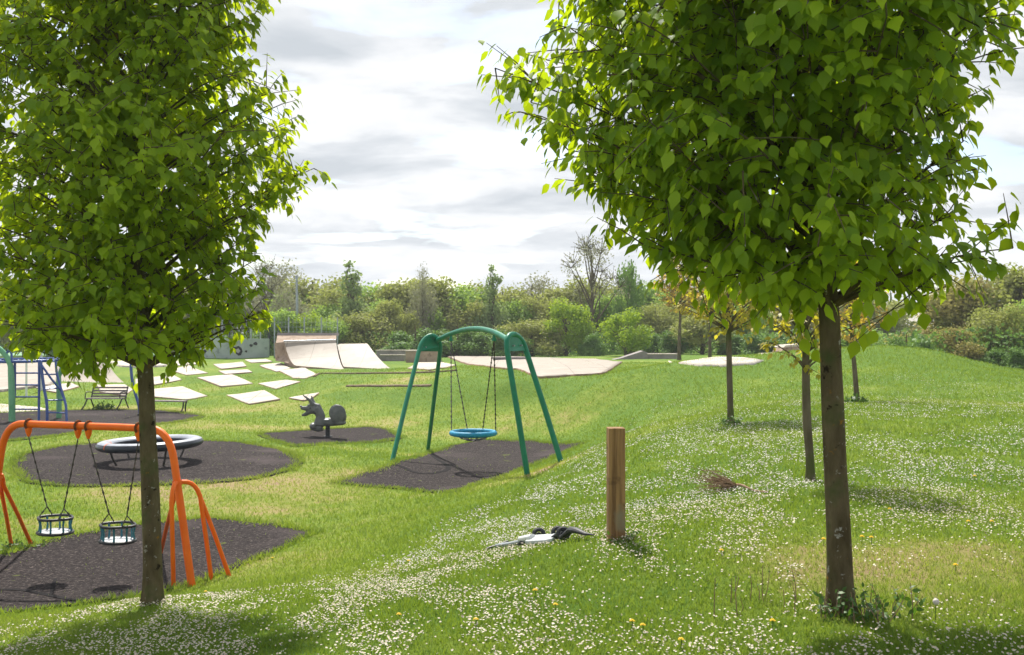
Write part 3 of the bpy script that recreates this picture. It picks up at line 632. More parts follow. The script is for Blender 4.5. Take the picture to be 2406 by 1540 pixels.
# back row
for i, (u, tv, wp, kd) in enumerate([(-60,640,190,'mid'),(60,650,180,'olive'),(180,640,190,'dark'),(300,655,180,'mid'),(430,650,190,'olive'),(520,655,150,'grey'),(640,630,170,'grey'),(735,648,180,'olive'),(700,690,190,'mid'),(800,680,150,'olive'),
      (880,668,160,'mid'),(950,672,150,'olive2'),(1030,668,160,'olive2'),(1105,672,160,'mid'),(1180,668,150,'olive'),(1250,660,170,'grey'),(1330,690,150,'olive2'),(1400,655,170,'olive'),
      (1530,665,150,'mid'),(1620,680,170,'mid'),(1700,690,160,'mid'),(1790,690,170,'olive'),(1880,700,170,'brown'),(1980,700,160,'olive2'),(2080,705,180,'olive'),(2200,690,180,'brown'),(2290,650,190,'brown'),(2400,635,220,'olive2'),(2520,620,200,'mid')]):
    d = 78 + rg.uniform(-3, 3)
    if u > 2150: d = 49 + rg.uniform(-1.5, 1.5)
    kind_txt = {'olive': 'olive green scrubby tree', 'olive2': 'rounded olive green tree', 'mid': 'mid green leafy tree', 'grey': 'greyish thinly leaved tree', 'brown': 'brownish budding tree', 'dark': 'dark green broad tree'}[kd]
    side = ' at far right beyond the mound' if u > 2100 else ' standing in the back row behind the skate park'
    if u < 560: side = ' hidden largely behind the near left tree'
    put(kd, u, tv - 20, wp * 1.3, d, kind_txt + side, gB + (' at far right' if u > 2100 else ''))
# distinctive ones
put('spire', 826, 612, 110, 71, 'tallest pointed slender tree rising above the scrub right of the lamp post', None)
put('spire', 1157, 622, 80, 72, 'narrow tree top poking above the arch of the green swing', None)
put('grey', 992, 622, 80, 72, 'short tufted tree top between the slender tree and the narrow one', None)
put('bare', 1390, 560, 190, 70, 'sparse half bare tree with open twigs against the sky', None)
put('darktree', 1480, 592, 90, 71, 'small dark green tree top beside the half bare tree', None)
put('bare', 622, 612, 120, 74, 'thin bare topped tree at the right edge of the near left crown', None)
# front row of shrubs
for (u, tv, wp, kd, d, lab, g) in [
  (655,715,150,'mid',68,'leafy green shrub behind the wire fence at the lamp post',None),(735,735,150,'bright',67,'fresh green shrub right of the lamp post',None),
  (850,720,170,'olive',68,'olive green tree at the front of the belt above the quarter pipe end',None),(770,740,120,'mid',66,'green shrub behind the right end of the quarter pipe fence',None),
  (975,750,210,'dark',65,'dark green spreading shrub above the grey steps',None),(1075,745,190,'dark',66,'dark green spreading shrub framed by the green swing',None),
  (1160,755,190,'dark',65,'dark shrub seen between the swing chains and right legs',None),(925,700,120,'olive2',70,'olive tree between dark shrubs left of the green swing',None),
  (1250,740,170,'olive',66,'olive shrub right of the green swing top',None),(1330,700,140,'bright',66,'upright bright green bush left of the roundest bush',None),(1395,760,120,'dark',64,'low dark bush between the two bright bushes',None),
  (1470,722,135,'bright',60,'roundest bright yellow green bush at the belt edge',None),(1560,760,150,'dark',64,'dark undergrowth shrub right of the roundest bush',None),(1540,700,120,'olive',68,'olive tree behind the bronze young trees',None),
  (1650,740,170,'olive2',64,'olive shrub behind the two thin bronze trees',None),(1760,765,190,'dark',62,'dark shrub left of the grandstand shaped ramp',None),(1860,760,190,'dark',61,'dark shrub behind the block on the right ramp',None),
  (2010,760,200,'mid',60,'green shrub above the mound crest left',None),(2130,770,190,'dark',42,'dark low shrub behind the top of the mound',None),(2260,760,170,'brown',42,'russet scrub at the right end of the mound',None),
  (2330,700,170,'olive',43.5,'tall olive scrub near the right edge',None),(2420,690,180,'mid',44,'green and yellow tree cut by the right edge of the view',None),(2370,800,170,'dark',40.5,'dark low bush at the lower right of the scrub',None),(2480,790,170,'dark',40,'dark bush just past the right edge',None)]:
    put(kd, u, tv, wp, d, lab, g)
for (u, d) in [(-120,98),(-30,100),(60,99),(150,98),(240,97),(330,98),(420,99),(500,98)]:
    put('dark', u, 745, 230, d, 'dark hedge tree along the far side of the sports pitch', 'hedge beyond the pitch')
for (u, tv, wp, kd) in [(690,668,120,'grey'),(770,700,130,'mid'),(905,690,120,'mid'),(1010,700,120,'mid'),(1110,695,130,'olive'),(1215,690,120,'mid'),(1290,680,130,'olive'),(1440,675,130,'mid'),(1590,700,130,'olive'),(1740,705,140,'mid')]:
    put(kd, u, tv, wp * 1.2, 73.5, {'grey': 'greyish twiggy tree', 'mid': 'light green tree', 'olive': 'olive tree'}[kd] + ' filling the middle of the belt behind the skate park', 'middle row of the tree belt')
# undergrowth mass at the foot of the belt
rng = np.random.default_rng(77); nU = 26000
uu = rng.uniform(480, 2560, nU); dd_ = rng.uniform(66, 72, nU) - np.clip((uu - 2060) / 90, 0, 1) * 25; xx = (uu - CU) / F * dd_
hz = rng.random(nU) ** 1.3 * (0.9 + 1.1 * fbm(xx * .5, dd_ * .3, 66)); zz_ = gz(xx, dd_) + hz
L = rng.uniform(.10, .24, nU); VV, FF = leaves_np(np.stack([xx, dd_, zz_], 1), rng.normal(size=(nU, 3)), rng.normal(size=(nU, 3)) + np.array([0, -.5, .6]), L, L * .8, QT, QF)
ug = mesh_np('undergrowth', VV, tris=FF, mat=M['fo_dark'], rnd=np.repeat(rng.random(nU), 4)); tag(ug, 'dark tangled undergrowth at the foot of the tree belt', 'undergrowth', None, 'stuff')
# thin bronze trees beyond the strip
for (u, top, wp, d, lab) in [(1596, 580, 120, 52, 'left one of the two tall bronze leaved trees beyond the flat concrete'), (1668, 640, 110, 54, 'right one of the two tall bronze leaved trees beyond the flat concrete')]:
    x = w_(u, d); b = np.array([x, d, g1(x, d)]); zt = zv(top, d); zc = zv(735, d)
    pf = prof([zc, zc + (zt - zc) * .3, zc + (zt - zc) * .65, zt], [.4, wp / 2 / F * d, wp / 2.2 / F * d, .1])
    detail_tree('young_tree', lab, 'tree', b, [b - np.array([0, 0, .1]), np.array([x, d, b[2] + 1.2]), np.array([x + .05, d, zc]), np.array([x, d, zt])], [.10, .085, .06, .02], env2(pf, pf, u, .12), zc, zt, 55, 6, 7, .17, M['palebark'], M['leafY'], u, None, droop=.4, spread=.45, twigr=.008, limb_r=.03)

# ------------------------------------------------------------------ green basket swing
pLF, pLB, pRF, pRB = G(920, 1085), G(1005, 1058), G(1240, 1115), G(1320, 1085)
cen = (pLF + pLB + pRF + pRB) / 4
sw = empty('swing_set', (cen[0], cen[1], 0)); tag(sw, 'green arched frame swing with four splayed legs', 'swing set')
dl, dr = (pLF[1] + pLB[1]) / 2 - .35, (pRF[1] + pRB[1]) / 2 + .3
aL, aR = P(1014, 788, dl), P(1208, 786, dr)
hoods = {}
for (f, b, a, uf, ub, dm) in ((pLF, pLB, aL, (984, 826), (1034, 826), dl), (pRF, pRB, aR, (1192, 826), (1236, 824), dr)):
    tf_, tb_ = P(uf[0], uf[1], dm - .32), P(ub[0], ub[1], dm + .32)
    path = [f - np.array([0, 0, .05]), f * .5 + tf_ * .5, tf_] + arc(tf_, tf_ + (tf_ - f) * .14 + np.array([0, 0, .02]), a, 7)[1:]
    MB().tube(path, .052, 12).build('leg', M['green'], sw)
    path2 = [b - np.array([0, 0, .05]), b * .5 + tb_ * .5, tb_] + arc(tb_, tb_ + (tb_ - b) * .12 + np.array([0, 0, .02]), a, 7)[1:]
    MB().tube(path2, .052, 12).build('leg', M['green'], sw)
    c1 = arc(tf_, tf_ + (tf_ - f) * .14, a, 6); c2 = arc(a, tb_ + (tb_ - b) * .12, tb_, 6)
    nv = np.cross(tb_ - tf_, [0, 0, 1]); nv /= np.linalg.norm(nv)
    MB().prism([p - nv * .012 for p in c1 + c2[1:]], nv * .024).build('gusset_plate', M['green'], sw, False)
    for t_ in (.3, .7):
        q = tf_ * (1 - t_) + tb_ * t_ + np.array([0, 0, .10]); MB().tube([q - nv * .035, q + nv * .035], .016, 6).build('bolt', M['galv'], sw)
eL, eR = P(1028, 800, dl - .0), P(1194, 800, dr + .0); pk = P(1111, 773, (dl + dr) / 2); ctl = 2 * pk - (eL + eR) / 2
MB().tube(arc(eL, ctl, eR, 18), .055, 12).build('arched_crossbar', M['green'], sw)
AR = arc(eL, ctl, eR, 101)
def on_arch(u): return min(AR, key=lambda p: abs(CU + F * p[0] / p[1] - u))
h1, h2 = on_arch(1060), on_arch(1160)
for h in (h1, h2): MB().tube([h + np.array([0, 0, .0]), h - np.array([0, 0, .12])], .03, 8).tube([h - np.array([0, 0, .11]), h - np.array([0, 0, .17])], .045, 8).build('swivel_hanger', M['green'], sw)
bk = P(1112, 1018, (h1[1] + h2[1]) / 2); RB = 54 / F * bk[1]
bs = empty('nest_swing', bk); tag(bs, 'round bright blue rope basket seat hanging from the green swing', 'swing')
circ = lambda c, r, n, z=0: [np.array([c[0] + r * math.cos(2 * math.pi * i / n), c[1] + r * math.sin(2 * math.pi * i / n), c[2] + z]) for i in range(n)]
MB().tube(circ(bk, RB - .03, 40), .055, 12, True).build('rim', M['bluerope'], bs)
net = MB()
for i in range(10):
    a = 2 * math.pi * i / 10; dv = np.array([math.cos(a), math.sin(a), 0])
    net.tube([bk + dv * (RB - .05), bk + dv * (RB * .5) - np.array([0, 0, .12]), bk - np.array([0, 0, .16])], .010, 5)
for rr_, zz2 in ((.8, -.06), (.55, -.11), (.3, -.15)): net.tube(circ(bk, RB * rr_, 20, zz2), .010, 5, True)
net.build('rope_net', M['blackrub'], bs)
for i in range(12):                      # blue wrapped lashings inside the rim
    a = 2 * math.pi * (i + .5) / 12; dv = np.array([math.cos(a), math.sin(a), 0])
    MB().tube([bk + dv * (RB - .05) + np.array([0, 0, .01]), bk + dv * (RB * .74) - np.array([0, 0, .06])], .016, 6).build('lashing', M['teal'], bs)
def chain(mb, p, q, r=.009, link=.07):
    n_ = max(int(np.linalg.norm(np.array(q) - np.array(p)) / link), 2)
    for i in range(n_):
        a = p + (q - p) * i / n_; b = p + (q - p) * (i + 1.05) / n_
        m_ = (a + b) / 2; t = (b - a) / np.linalg.norm(b - a); s = np.cross(t, [0, 1, 0] if i % 2 else [1, .2, 0]); s /= np.linalg.norm(s)
        mb.tube([a, m_ + s * r * 1.1, b], r, 5); mb.tube([a, m_ - s * r * 1.1, b], r, 5)
for h, us in ((h1, (1061, 1096)), (h2, (1133, 1165))):
    for j, u_ in enumerate(us):
        outer = (h is h1) == (j == 0)
        dx = w_(u_, bk[1]) - bk[0]; dy = math.sqrt(max((RB - .03) ** 2 - dx * dx, 0)) * (1 if not outer else -1)
        mb = MB(); chain(mb, h - np.array([0, 0, .16]), np.array([bk[0] + dx, bk[1] + dy, bk[2] + .04])); mb.build('chain', M['chain'], bs)

# ------------------------------------------------------------------ orange toddler swings
fR = G(452, 1378); fL = PZ(-35, 1318, 0); fL[2] = g1(fL[0], fL[1])
zt = 1.72
tR = P(398, 1013, 11.3); tR[2] = zt; tL = P(12, 997, 12.05); tL[2] = zt
def at_z(p, z): q = np.array(p, float); q[2] = z; return q
osw = empty('swing_set', ((fR[0] + fL[0]) / 2, (fR[1] + fL[1]) / 2, 0)); tag(osw, 'bright orange tubular swing frame on clusters of bent legs', 'swing set')
bar_dir = (tR - tL) / np.linalg.norm(tR - tL)
pR_ = fR + (tR - fR) * .80 ; pL_ = fL + (tL - fL) * .80
MB().tube([fR - np.array([0, 0, .05]), fR + (tR - fR) * .4, pR_] + arc(pR_, fR + (tR - fR) * 1.0 , tR - bar_dir * .28, 9)[1:] + [tR - bar_dir * .6, (tL + tR) / 2, tL + bar_dir * .6] + arc(tL + bar_dir * .28, fL + (tL - fL) * 1.0, pL_, 9) + [fL + (tL - fL) * .4, fL - np.array([0, 0, .05])], .042, 14).build('main_tube', M['orange'], osw)
zj = 1.12
jR = fR + (tR - fR) * (zj / zt); jL = fL + (tL - fL) * (zj / zt)
def strut(j, foot, out=.24):
    foot = np.array(foot); d = foot - j; d[2] = 0; d /= np.linalg.norm(d) + 1e-9
    sh = j + d * out * .9 + np.array([0, 0, -.0]); a = arc(j, j + d * out * .75 + np.array([0, 0, .05]), sh + np.array([0, 0, -.16]) + d * .03, 7)
    return MB().tube(a + [a[-1] * .5 + foot * .5, foot - np.array([0, 0, .04])], .0245, 10)
for f in (G(408, 1382), G(498, 1363), G(541, 1353), G(376, 1300)): strut(jR, f).build('strut', M['orange'], osw)
for f in (G(28, 1281), G(76, 1279), PZ(-60, 1340, 0), PZ(-120, 1350, 0)): strut(jL, f).build('strut', M['orange'], osw)
MB().tube([jR - (tR - fR) * .015, jR + (tR - fR) * .015], .054, 14).build('collar', M['orange'], osw)
MB().tube([jL - (tL - fL) * .015, jL + (tL - fL) * .015], .054, 14).build('collar', M['orange'], osw)
def bar_at(u):
    best = None
    for t in np.linspace(-.05, 1.05, 400):
        p = tL + (tR - tL) * t; uu_ = CU + F * p[0] / p[1]
        if best is None or abs(uu_ - u) < best[0]: best = (abs(uu_ - u), p)
    return best[1]
hang = []
for u_ in (68, 184, 208, 326):
    p = bar_at(u_); hg = empty('x', (0, 0, 0)); COL.objects.unlink(hg); bpy.data.objects.remove(hg)
    h = MB(); c = [p + np.array([0, 0, .0]) + (np.cross(bar_dir, [0, 0, 1]) * math.cos(a) + np.array([0, 0, 1]) * math.sin(a)) * .058 for a in np.linspace(0, 2 * math.pi, 17)[:-1]]
    h.tube(c, .014, 6, True); ho = h.build('hanger', M['rust'], osw)
    MB().tube([p - np.array([0, 0, .04]), p - np.array([0, 0, .10]), p - np.array([0, 0, .15])], [.045, .034, .014], 10).build('bearing', M['orange'], osw)
    hang.append(p - np.array([0, 0, .15]))
def toddler_seat(ha, hb, uc, vring, vplate, label):
    m_ = (ha + hb) / 2; c = P(uc, vring, m_[1] - .02); zr = c[2]; zp = P(uc, vplate, m_[1])[2]
    root = empty('bucket_swing', c); tag(root, label, 'swing', 'toddler seats of the orange swing')
    ex = bar_dir; ey = np.cross([0, 0, 1], ex); rr_ = .205
    def rp(a, s=1.0, z=0, fl=.86): return np.array(c) + ex * math.cos(a) * rr_ * s + ey * math.sin(a) * rr_ * s * fl + np.array([0, 0, z])
    MB().tube([rp(2 * math.pi * i / 32, 1 + .05 * math.cos(8 * math.pi * i / 32)) for i in range(32)], .017, 8, True).build('ring', M['blackrub'], root)
    dz = zp - zr
    n_ = 28; top = [rp(2 * math.pi * i / n_, 1.0, dz) for i in range(n_)]
    MB().quadstrip([[rp(2 * math.pi * i / n_, .3, dz + .012) for i in range(n_)], [rp(2 * math.pi * i / n_, .93, dz + .012) for i in range(n_)], [rp(2 * math.pi * i / n_, .95, dz - .01) for i in range(n_)]], True, True).build('seat_plate', M['seatgrey'], root)
    MB().tube(top, .019, 8, True, ).build('bumper', M['blackrub'], root)
    for i in range(8):
        a = 2 * math.pi * (i + .5) / 8
        MB().tube([rp(a, .98), rp(a, .9, dz * .5), rp(a, .95, dz)], [.014, .011, .014], 6).build('pillar', M['teal'], root)
    for hh, sx in ((ha, -1), (hb, 1)):
        a0 = 0 if sx > 0 else math.pi
        e1, e2 = rp(a0 + .35), rp(a0 - .75 * 1.0)
        yk = (e1 + e2) / 2 + np.array([0, 0, .12]) + ex * sx * -.02
        mb = MB(); chain(mb, hh, yk, .0065, .055); chain(mb, yk, e1, .0055, .05); chain(mb, yk, e2, .0055, .05); mb.build('chain', M['chain'], root)
toddler_seat(hang[0], hang[1], 130, 1217, 1250, 'toddler swing seat nearer the left end of the orange frame')
toddler_seat(hang[2], hang[3], 277, 1234, 1270, 'toddler swing seat beside the near left tree trunk')

# ------------------------------------------------------------------ ring
rc = P(353, 1043, 20.9); ring = empty('spinning_ring', (rc[0], rc[1], g1(rc[0], rc[1]))); tag(ring, 'big dark blue black tilted ring low over rubber matting', 'play ring')
TR, tr_ = .92, .15
def ring_pts(k_, n=56):
    return None
rings = []; sheen_rings = []
for i in range(57):
    a = 2 * math.pi * i / 56; d = np.array([math.cos(a), math.sin(a), .03 * math.cos(a)]); rings.append([rc + d * (TR + tr_ * math.cos(b)) + np.array([0, 0, tr_ * .62 * math.sin(b)]) for b in np.linspace(0, 2 * math.pi, 19)[:-1]])
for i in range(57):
    a = 2 * math.pi * i / 56; d = np.array([math.cos(a), math.sin(a), .03 * math.cos(a)]); sheen_rings.append([rc + d * (TR + (tr_ + .006) * math.cos(b)) + np.array([0, 0, (tr_ * .62 + .006) * math.sin(b)]) for b in np.linspace(.75, math.pi - .35, 12)])
MB().quadstrip(sheen_rings, False).build('painted_sheen', M['sheengrey'], ring)  # pale strip paints the sky's reflection onto the top of the dark ring
MB().quadstrip(rings, True).build('torus', M['navy'], ring)
for a in (2.5, 4.05, 5.4, 1.0):
    d = np.array([math.cos(a), math.sin(a), 0]); s = rc + d * .92; q = rc + d * .72; q[2] = g1(q[0], q[1]) - .05
    MB().tube([q, (q + s) / 2 + d * .03, s], .022, 9).build('support_leg', M['chain'], ring)
for a, mt in ((4.10, 'orange'), (4.95, 'green'), (2.2, 'orange'), (.8, 'green'), (3.3, 'orange')):
    d = np.array([math.cos(a), math.sin(a), 0]); t = np.array([-d[1], d[0], 0])
    pts_ = [[rc + d * (TR + (tr_ + .004) * math.cos(b)) + np.array([0, 0, (tr_ * .62 + .004) * math.sin(b)]) + t * o_ for b in np.linspace(0, 2 * math.pi, 19)[:-1]] for o_ in (-.012, .012)]
    MB().quadstrip(pts_, True).build('marker_band', M[mt], ring)

# ------------------------------------------------------------------ spring rider
rb = G(770, 1029); sr = empty('spring_rider', rb); tag(sr, 'grey dragon shaped spring rider with pointed ears', 'spring rider')
sc_ = .00108 * rb[1] / 27.06
def Q(zx, zy, y=0): return np.array([rb[0] + (zx - 1000) * sc_ + y * .15, rb[1] + y, rb[2] + (1250 - zy) * sc_])
def q_r(r): return r * sc_ * 1.12
b = MB()
b.tube([Q(320, 500), Q(420, 510), Q(560, 520), Q(680, 540)], [q_r(34), q_r(52), q_r(75), q_r(105)], 12)
b.tube([Q(345, 690), Q(430, 665), Q(560, 590), Q(680, 560)], [q_r(26), q_r(44), q_r(60), q_r(90)], 12)
b.ell(Q(640, 530), q_r(115), q_r(95), q_r(110)); b.ell(Q(545, 440), q_r(48), q_r(70), q_r(40)); b.ell(Q(325, 460), q_r(30), q_r(40), q_r(24))
b.tube([Q(690, 520), Q(770, 600), Q(815, 700), Q(810, 820), Q(800, 930)], [q_r(115), q_r(108), q_r(100), q_r(125), q_r(135)], 14)
b.tube([Q(690, 930), Q(650, 980), Q(760, 1010), Q(870, 980)], [q_r(100), q_r(100), q_r(88), q_r(90)], 12)
b.ell(Q(640, 960), q_r(90), q_r(150), q_r(85))
b.tube([Q(800, 880), Q(950, 850), Q(1100, 850), Q(1280, 850)], [q_r(110), q_r(90), q_r(100), q_r(85)], 12)
b.tube([Q(640, 430), Q(760, 450), Q(840, 600), Q(880, 720)], [q_r(55), q_r(60), q_r(55), q_r(60)], 10)
b.ell(Q(1290, 650, -.12), q_r(190), q_r(60), q_r(215)); b.ell(Q(1180, 640, .16), q_r(185), q_r(60), q_r(200)); b.ell(Q(1320, 720, 0), q_r(140), q_r(150), q_r(160))
b.ell(Q(1300, 870), q_r(150), q_r(140), q_r(62))
for dy in (-.05, .07):
    b.tube([Q(640, 430, dy), Q(580, 310, dy * 1.6), Q(545 if dy > 0 else 400, 200 if dy > 0 else 165, dy * 2)], [q_r(55), q_r(40), q_r(13)], 8)
body = b.build('body', M['ridergrey'], sr)
rm = body.modifiers.new('remesh', 'REMESH'); rm.mode = 'VOXEL'; rm.voxel_size = .014; rm.use_smooth_shade = True
sm = body.modifiers.new('smooth', 'SMOOTH'); sm.factor = .5; sm.iterations = 6
helix = [np.array([rb[0] + .062 * math.cos(t), rb[1] + .062 * math.sin(t), rb[2] + .02 + t / (2 * math.pi * 9) * .36]) for t in np.linspace(0, 2 * math.pi * 9, 150)]
MB().tube(helix, .014, 6).build('spring', M['blackrub'], sr)
MB().tube([rb, rb + np.array([0, 0, .36])], [.055, .05], 12).build('post', M['blackrub'], sr)
MB().tube([rb + np.array([0, 0, .0]), rb + np.array([0, 0, .05])], [.13, .12], 18).build('base_plate', M['blackrub'], sr)
MB().tube([Q(700, 620, -.24), Q(700, 620, .24)], .016, 8).build('handle_bar', M['blackrub'], sr)
MB().ell(Q(985, 790, -.02), q_r(75), q_r(120), q_r(22)).build('saddle', M['seatgrey'], sr)
MB().ell(Q(590, 500, -.10), q_r(18), q_r(8), q_r(18)).build('eye', M['blackrub'], sr)

# ------------------------------------------------------------------ timber post, scooter, branch
pb = G(1447, 1270); wP = 39 / F * pb[1]
zt_ = zv(1005, pb[1])
post = MB().box((pb[0], pb[1], (pb[2] - .15 + zt_) / 2), wP, wP, zt_ - pb[2] + .15, R(3)).build('timber_post', M['post'], None, True, origin=pb, bevel=.005)
tag(post, 'square planed brown timber post standing in daisies', 'post')
sA = G(1168, 1290); sB = G(1388, 1272); sx_ = (sB - sA) / np.linalg.norm(sB - sA); sL = np.linalg.norm(sB - sA)
sco = empty('kick_scooter', (sA + sB) / 2); tag(sco, 'grey, white and black kick scooter lying flat left of the timber post', 'scooter')
def sp_(t, h=.03, s=0.0):
    p = sA + (sB - sA) * t; nrm = np.array([-sx_[1], sx_[0], 0]); p = p + nrm * s; p[2] = g1(p[0], p[1]) + h; return p
MB().tube([sp_(.02, .03, -.02), sp_(.18, .035, -.01), sp_(.34, .045, 0)], [.017, .018, .020], 10).build('steering_tube', M['galv'], sco)
MB().tube([sp_(.28, .06), sp_(.42, .07)], [.026, .030], 10).build('head_tube', M['white'], sco)
dk = MB(); dk.quadstrip([[sp_(t, .055, -wd), sp_(t, .080, wd), sp_(t, .060, wd), sp_(t, .028, -wd)] for t, wd in ((.36, .02), (.40, .05), (.50, .055), (.60, .055), (.66, .03))], True, True)
dk.build('deck', M['seatgrey'], sco, bevel=.004)
MB().tube([sp_(.0, .025, -.10), sp_(.02, .03, 0), sp_(.01, .035, .10)], .014, 8).build('handlebar', M['blackrub'], sco)
for t, s in ((.385, .09), (.58, .10), (.72, .02)):
    c = sp_(t, .075, s); a_ = [c + np.array([math.cos(x) * .040, math.sin(x) * .022, math.sin(x) * .034]) for x in np.linspace(0, 2 * math.pi, 17)[:-1]]
    MB().tube(a_, .018, 8, True).ell(c, .02, .014, .016).build('wheel', M['blackrub'], sco)
MB().tube([sp_(.33, .02, -.05), sp_(.345, .04, -.04)], .022, 8).build('clamp', M['blackrub'], sco)
gar = MB()
rr2 = random.Random(3)
gar.tube([sp_(.62, .05), sp_(.68, .075, .02), sp_(.74, .05, -.01), sp_(.80, .09, .02), sp_(.87, .08), sp_(.93, .045, .02), sp_(1.0, .04, .03)], [.020, .034, .022, .038, .030, .018, .007], 10, flat=.7)
gar.build('rear_bar', M['blackrub'], sco)
bb = G(1690, 1145); be = G(1805, 1162); br = empty('dead_branch', bb); tag(br, 'dry brown dead branch with a fan of twigs lying in the daisies', 'branch')
mb = MB(); j0 = bb + (be - bb) * .38; stem = [be + np.array([0, 0, .02]), bb + (be - bb) * .72 + np.array([0, -.04, .02]), bb + (be - bb) * .5 + np.array([0, -.02, .05]), j0 + np.array([0, 0, .05])]
mb.tube(spline(stem, 5), [.010] * 8 + [.013] * 8, 7)
rng = np.random.default_rng(5)
for i in range(90):
    a = math.pi + rng.normal() * .35; ln = rng.uniform(.2, .48); el = rng.uniform(.02, .55)
    d = np.array([math.cos(a) * math.cos(el), math.sin(a) * math.cos(el) + rng.normal() * .25, math.sin(el)]); p0 = j0 + np.array([0, 0, .03])
    mb.tube([p0 + (be - bb) * .05 * rng.random(), p0 + d * ln * .5 + rng.normal(size=3) * .02, p0 + d * ln + rng.normal(size=3) * .035 - np.array([0, 0, .03])], [.004, .003, .0018], 4)
mb.build('twig_fan', M['twig'], br)

# ------------------------------------------------------------------ climbing frame
cf_b = G(27, 992); DC = cf_b[1]; DB = DC + 1.3
cf = empty('ladder_climber', cf_b); tag(cf, 'blue ladder and rail climbing frame on curved green posts', 'climbing frame')
def C(u, v, d=DC): return P(u, v, d)
def foot(u, d): x = w_(u, d); return np.array([x, d, g1(x, d) - .04])
MB().tube([foot(29, DC), C(28, 930), C(26, 880)] + arc(C(25, 862), C(20, 835), C(-8, 815), 8), [.10] * 2 + [.095] + [.085] * 8, 14).build('post', M['palegreen'], cf)
MB().tube([foot(139, DB), C(139, 930, DB), C(138, 900, DB)] + arc(C(138, 885, DB), C(146, 868, DB), C(150, 846, DB), 5) + arc(C(150, 840, DB), C(152, 832, DB), C(182, 814, DB), 6), [.085] * 3 + [.075] * 5 + [.06] * 6, 12).build('post', M['palegreen'], cf)
MB().tube([C(-30, 851), C(60, 850), C(148, 846, DB)], .05, 10).tube([C(-30, 845, DB), C(148, 842, DB)], .035, 8).build('top_rail', M['blue'], cf)
for u_ in range(-15, 140, 14): MB().tube([C(u_, 850), C(u_ + 3, 845, DB)], .022, 6).build('rung', M['blue'], cf)
MB().tube([C(12, 850), C(14, 834)] + arc(C(15, 832), C(22, 816), C(27, 832), 6) + [C(28, 850)], .035, 8).build('hoop', M['blue'], cf)
for u_ in (35, 92): MB().tube([foot(u_, DC + .1) if u_ > 50 else C(35, 935, DC + .1), C(u_, 900, DC + .1), C(u_, 850, DC + .1)], .04, 9).build('ladder_rail', M['blue'], cf)
for v_ in (877, 905, 933, 962): MB().tube([C(36, v_, DC + .1), C(92, v_, DC + .1)], .026, 8).build('rung', M['blue'], cf)
lad1 = spline([C(96, 852), C(99, 880), C(104, 915), C(110, 950), C(111, 990)], 4); lad2 = spline([C(131, 850, DC + .6), C(134, 880, DC + .5), C(143, 912, DC + .4), C(154, 950, DC + .2), C(157, 992, DC)], 4)
MB().tube(lad1, .046, 9).build('ladder_rail', M['blue'], cf); MB().tube(lad2, .04, 9).build('ladder_rail', M['blue'], cf)
MB().tube([C(96, 856), C(120, 890), C(143, 918, DC + .3), C(156, 955, DC + .2)], .036, 8).build('brace', M['blue'], cf)
for k_ in (4, 8, 11, 14): MB().tube([lad1[k_], lad2[k_]], .024, 6).build('rung', M['blue'], cf)
sp_b = G(328, 978); spp = empty('climbing_pole', sp_b); tag(spp, 'thin curved blue grey pole rising just left of the near trunk', 'climbing pole')
Dp = sp_b[1]; MB().tube(spline([foot(330, Dp), C(326, 952, Dp), C(318, 925, Dp), C(311, 895, Dp), C(308, 865, Dp), C(309, 840, Dp)], 4), .05, 9).build('pole', M['blue'], spp)
MB().tube([foot(330, Dp) + np.array([0, 0, .0]), foot(330, Dp) + np.array([0, 0, .12])], .1, 12).build('foot_plate', M['blackrub'], spp)

# ------------------------------------------------------------------ benches
def slat(mb, a, b, wd, ht): mb.beam(a, b, wd, ht)
b0 = G(246, 963); Db = b0[1]; bn = empty('park_bench', b0); tag(bn, 'park bench with slatted back on black iron ends', 'bench')
s_ = Db / F
def BX(u, h, dy): x = w_(u, Db); return np.array([x, Db + dy, b0[2] + h])
for j, h in enumerate((.48, .58, .68, .79)): MB().beam(BX(210, h, .18 + .05 * j), BX(294, h, .18 + .05 * j), .025, .062).build('back_slat', M['benchwood'], bn)
for j in range(4): MB().beam(BX(208, .42, -.22 + .10 * j), BX(292, .42, -.22 + .10 * j), .078, .03).build('seat_slat', M['benchwood'], bn)
for u_ in (211, 292):
    MB().tube(spline([BX(u_ - 10, .0, -.36), BX(u_ - 4, .22, -.24), BX(u_, .40, -.20), BX(u_, .41, .12), BX(u_, .6, .24), BX(u_, .84, .36)], 4), .026, 7).tube(spline([BX(u_ + 4, .0, .30), BX(u_ + 1, .2, .22), BX(u_, .41, .10)], 4), .026, 7).build('iron_end', M['iron'], bn)
    MB().tube(spline([BX(u_ - 4, .40, -.24), BX(u_ - 3, .63, -.22), BX(u_, .65, 0), BX(u_, .62, .22)], 4), .02, 6).build('armrest', M['iron'], bn)
b1 = G(400, 970); D1 = b1[1]; bn2 = empty('backless_bench', b1); tag(bn2, 'low backless bench partly behind the near left trunk', 'bench')
def BY(u, h, dy): return np.array([w_(u, D1), D1 + dy, b1[2] + h])
for j in range(4): MB().beam(BY(335, .43, -.17 + .115 * j), BY(437, .41, -.17 + .115 * j), .09, .035).build('seat_slat', M['benchwood'], bn2)
for u_ in (345, 433): MB().tube(spline([BY(u_ - 3, 0, -.2), BY(u_, .2, -.12), BY(u_ + 2, .4, -.16)], 4), .028, 7).tube([BY(u_ + 2, .40, -.18), BY(u_ + 2, .39, .2)], .022, 6).tube(spline([BY(u_ - 2, 0, .24), BY(u_, .2, .14), BY(u_ + 2, .4, .17)], 4), .028, 7).build('iron_leg', M['iron'], bn2)

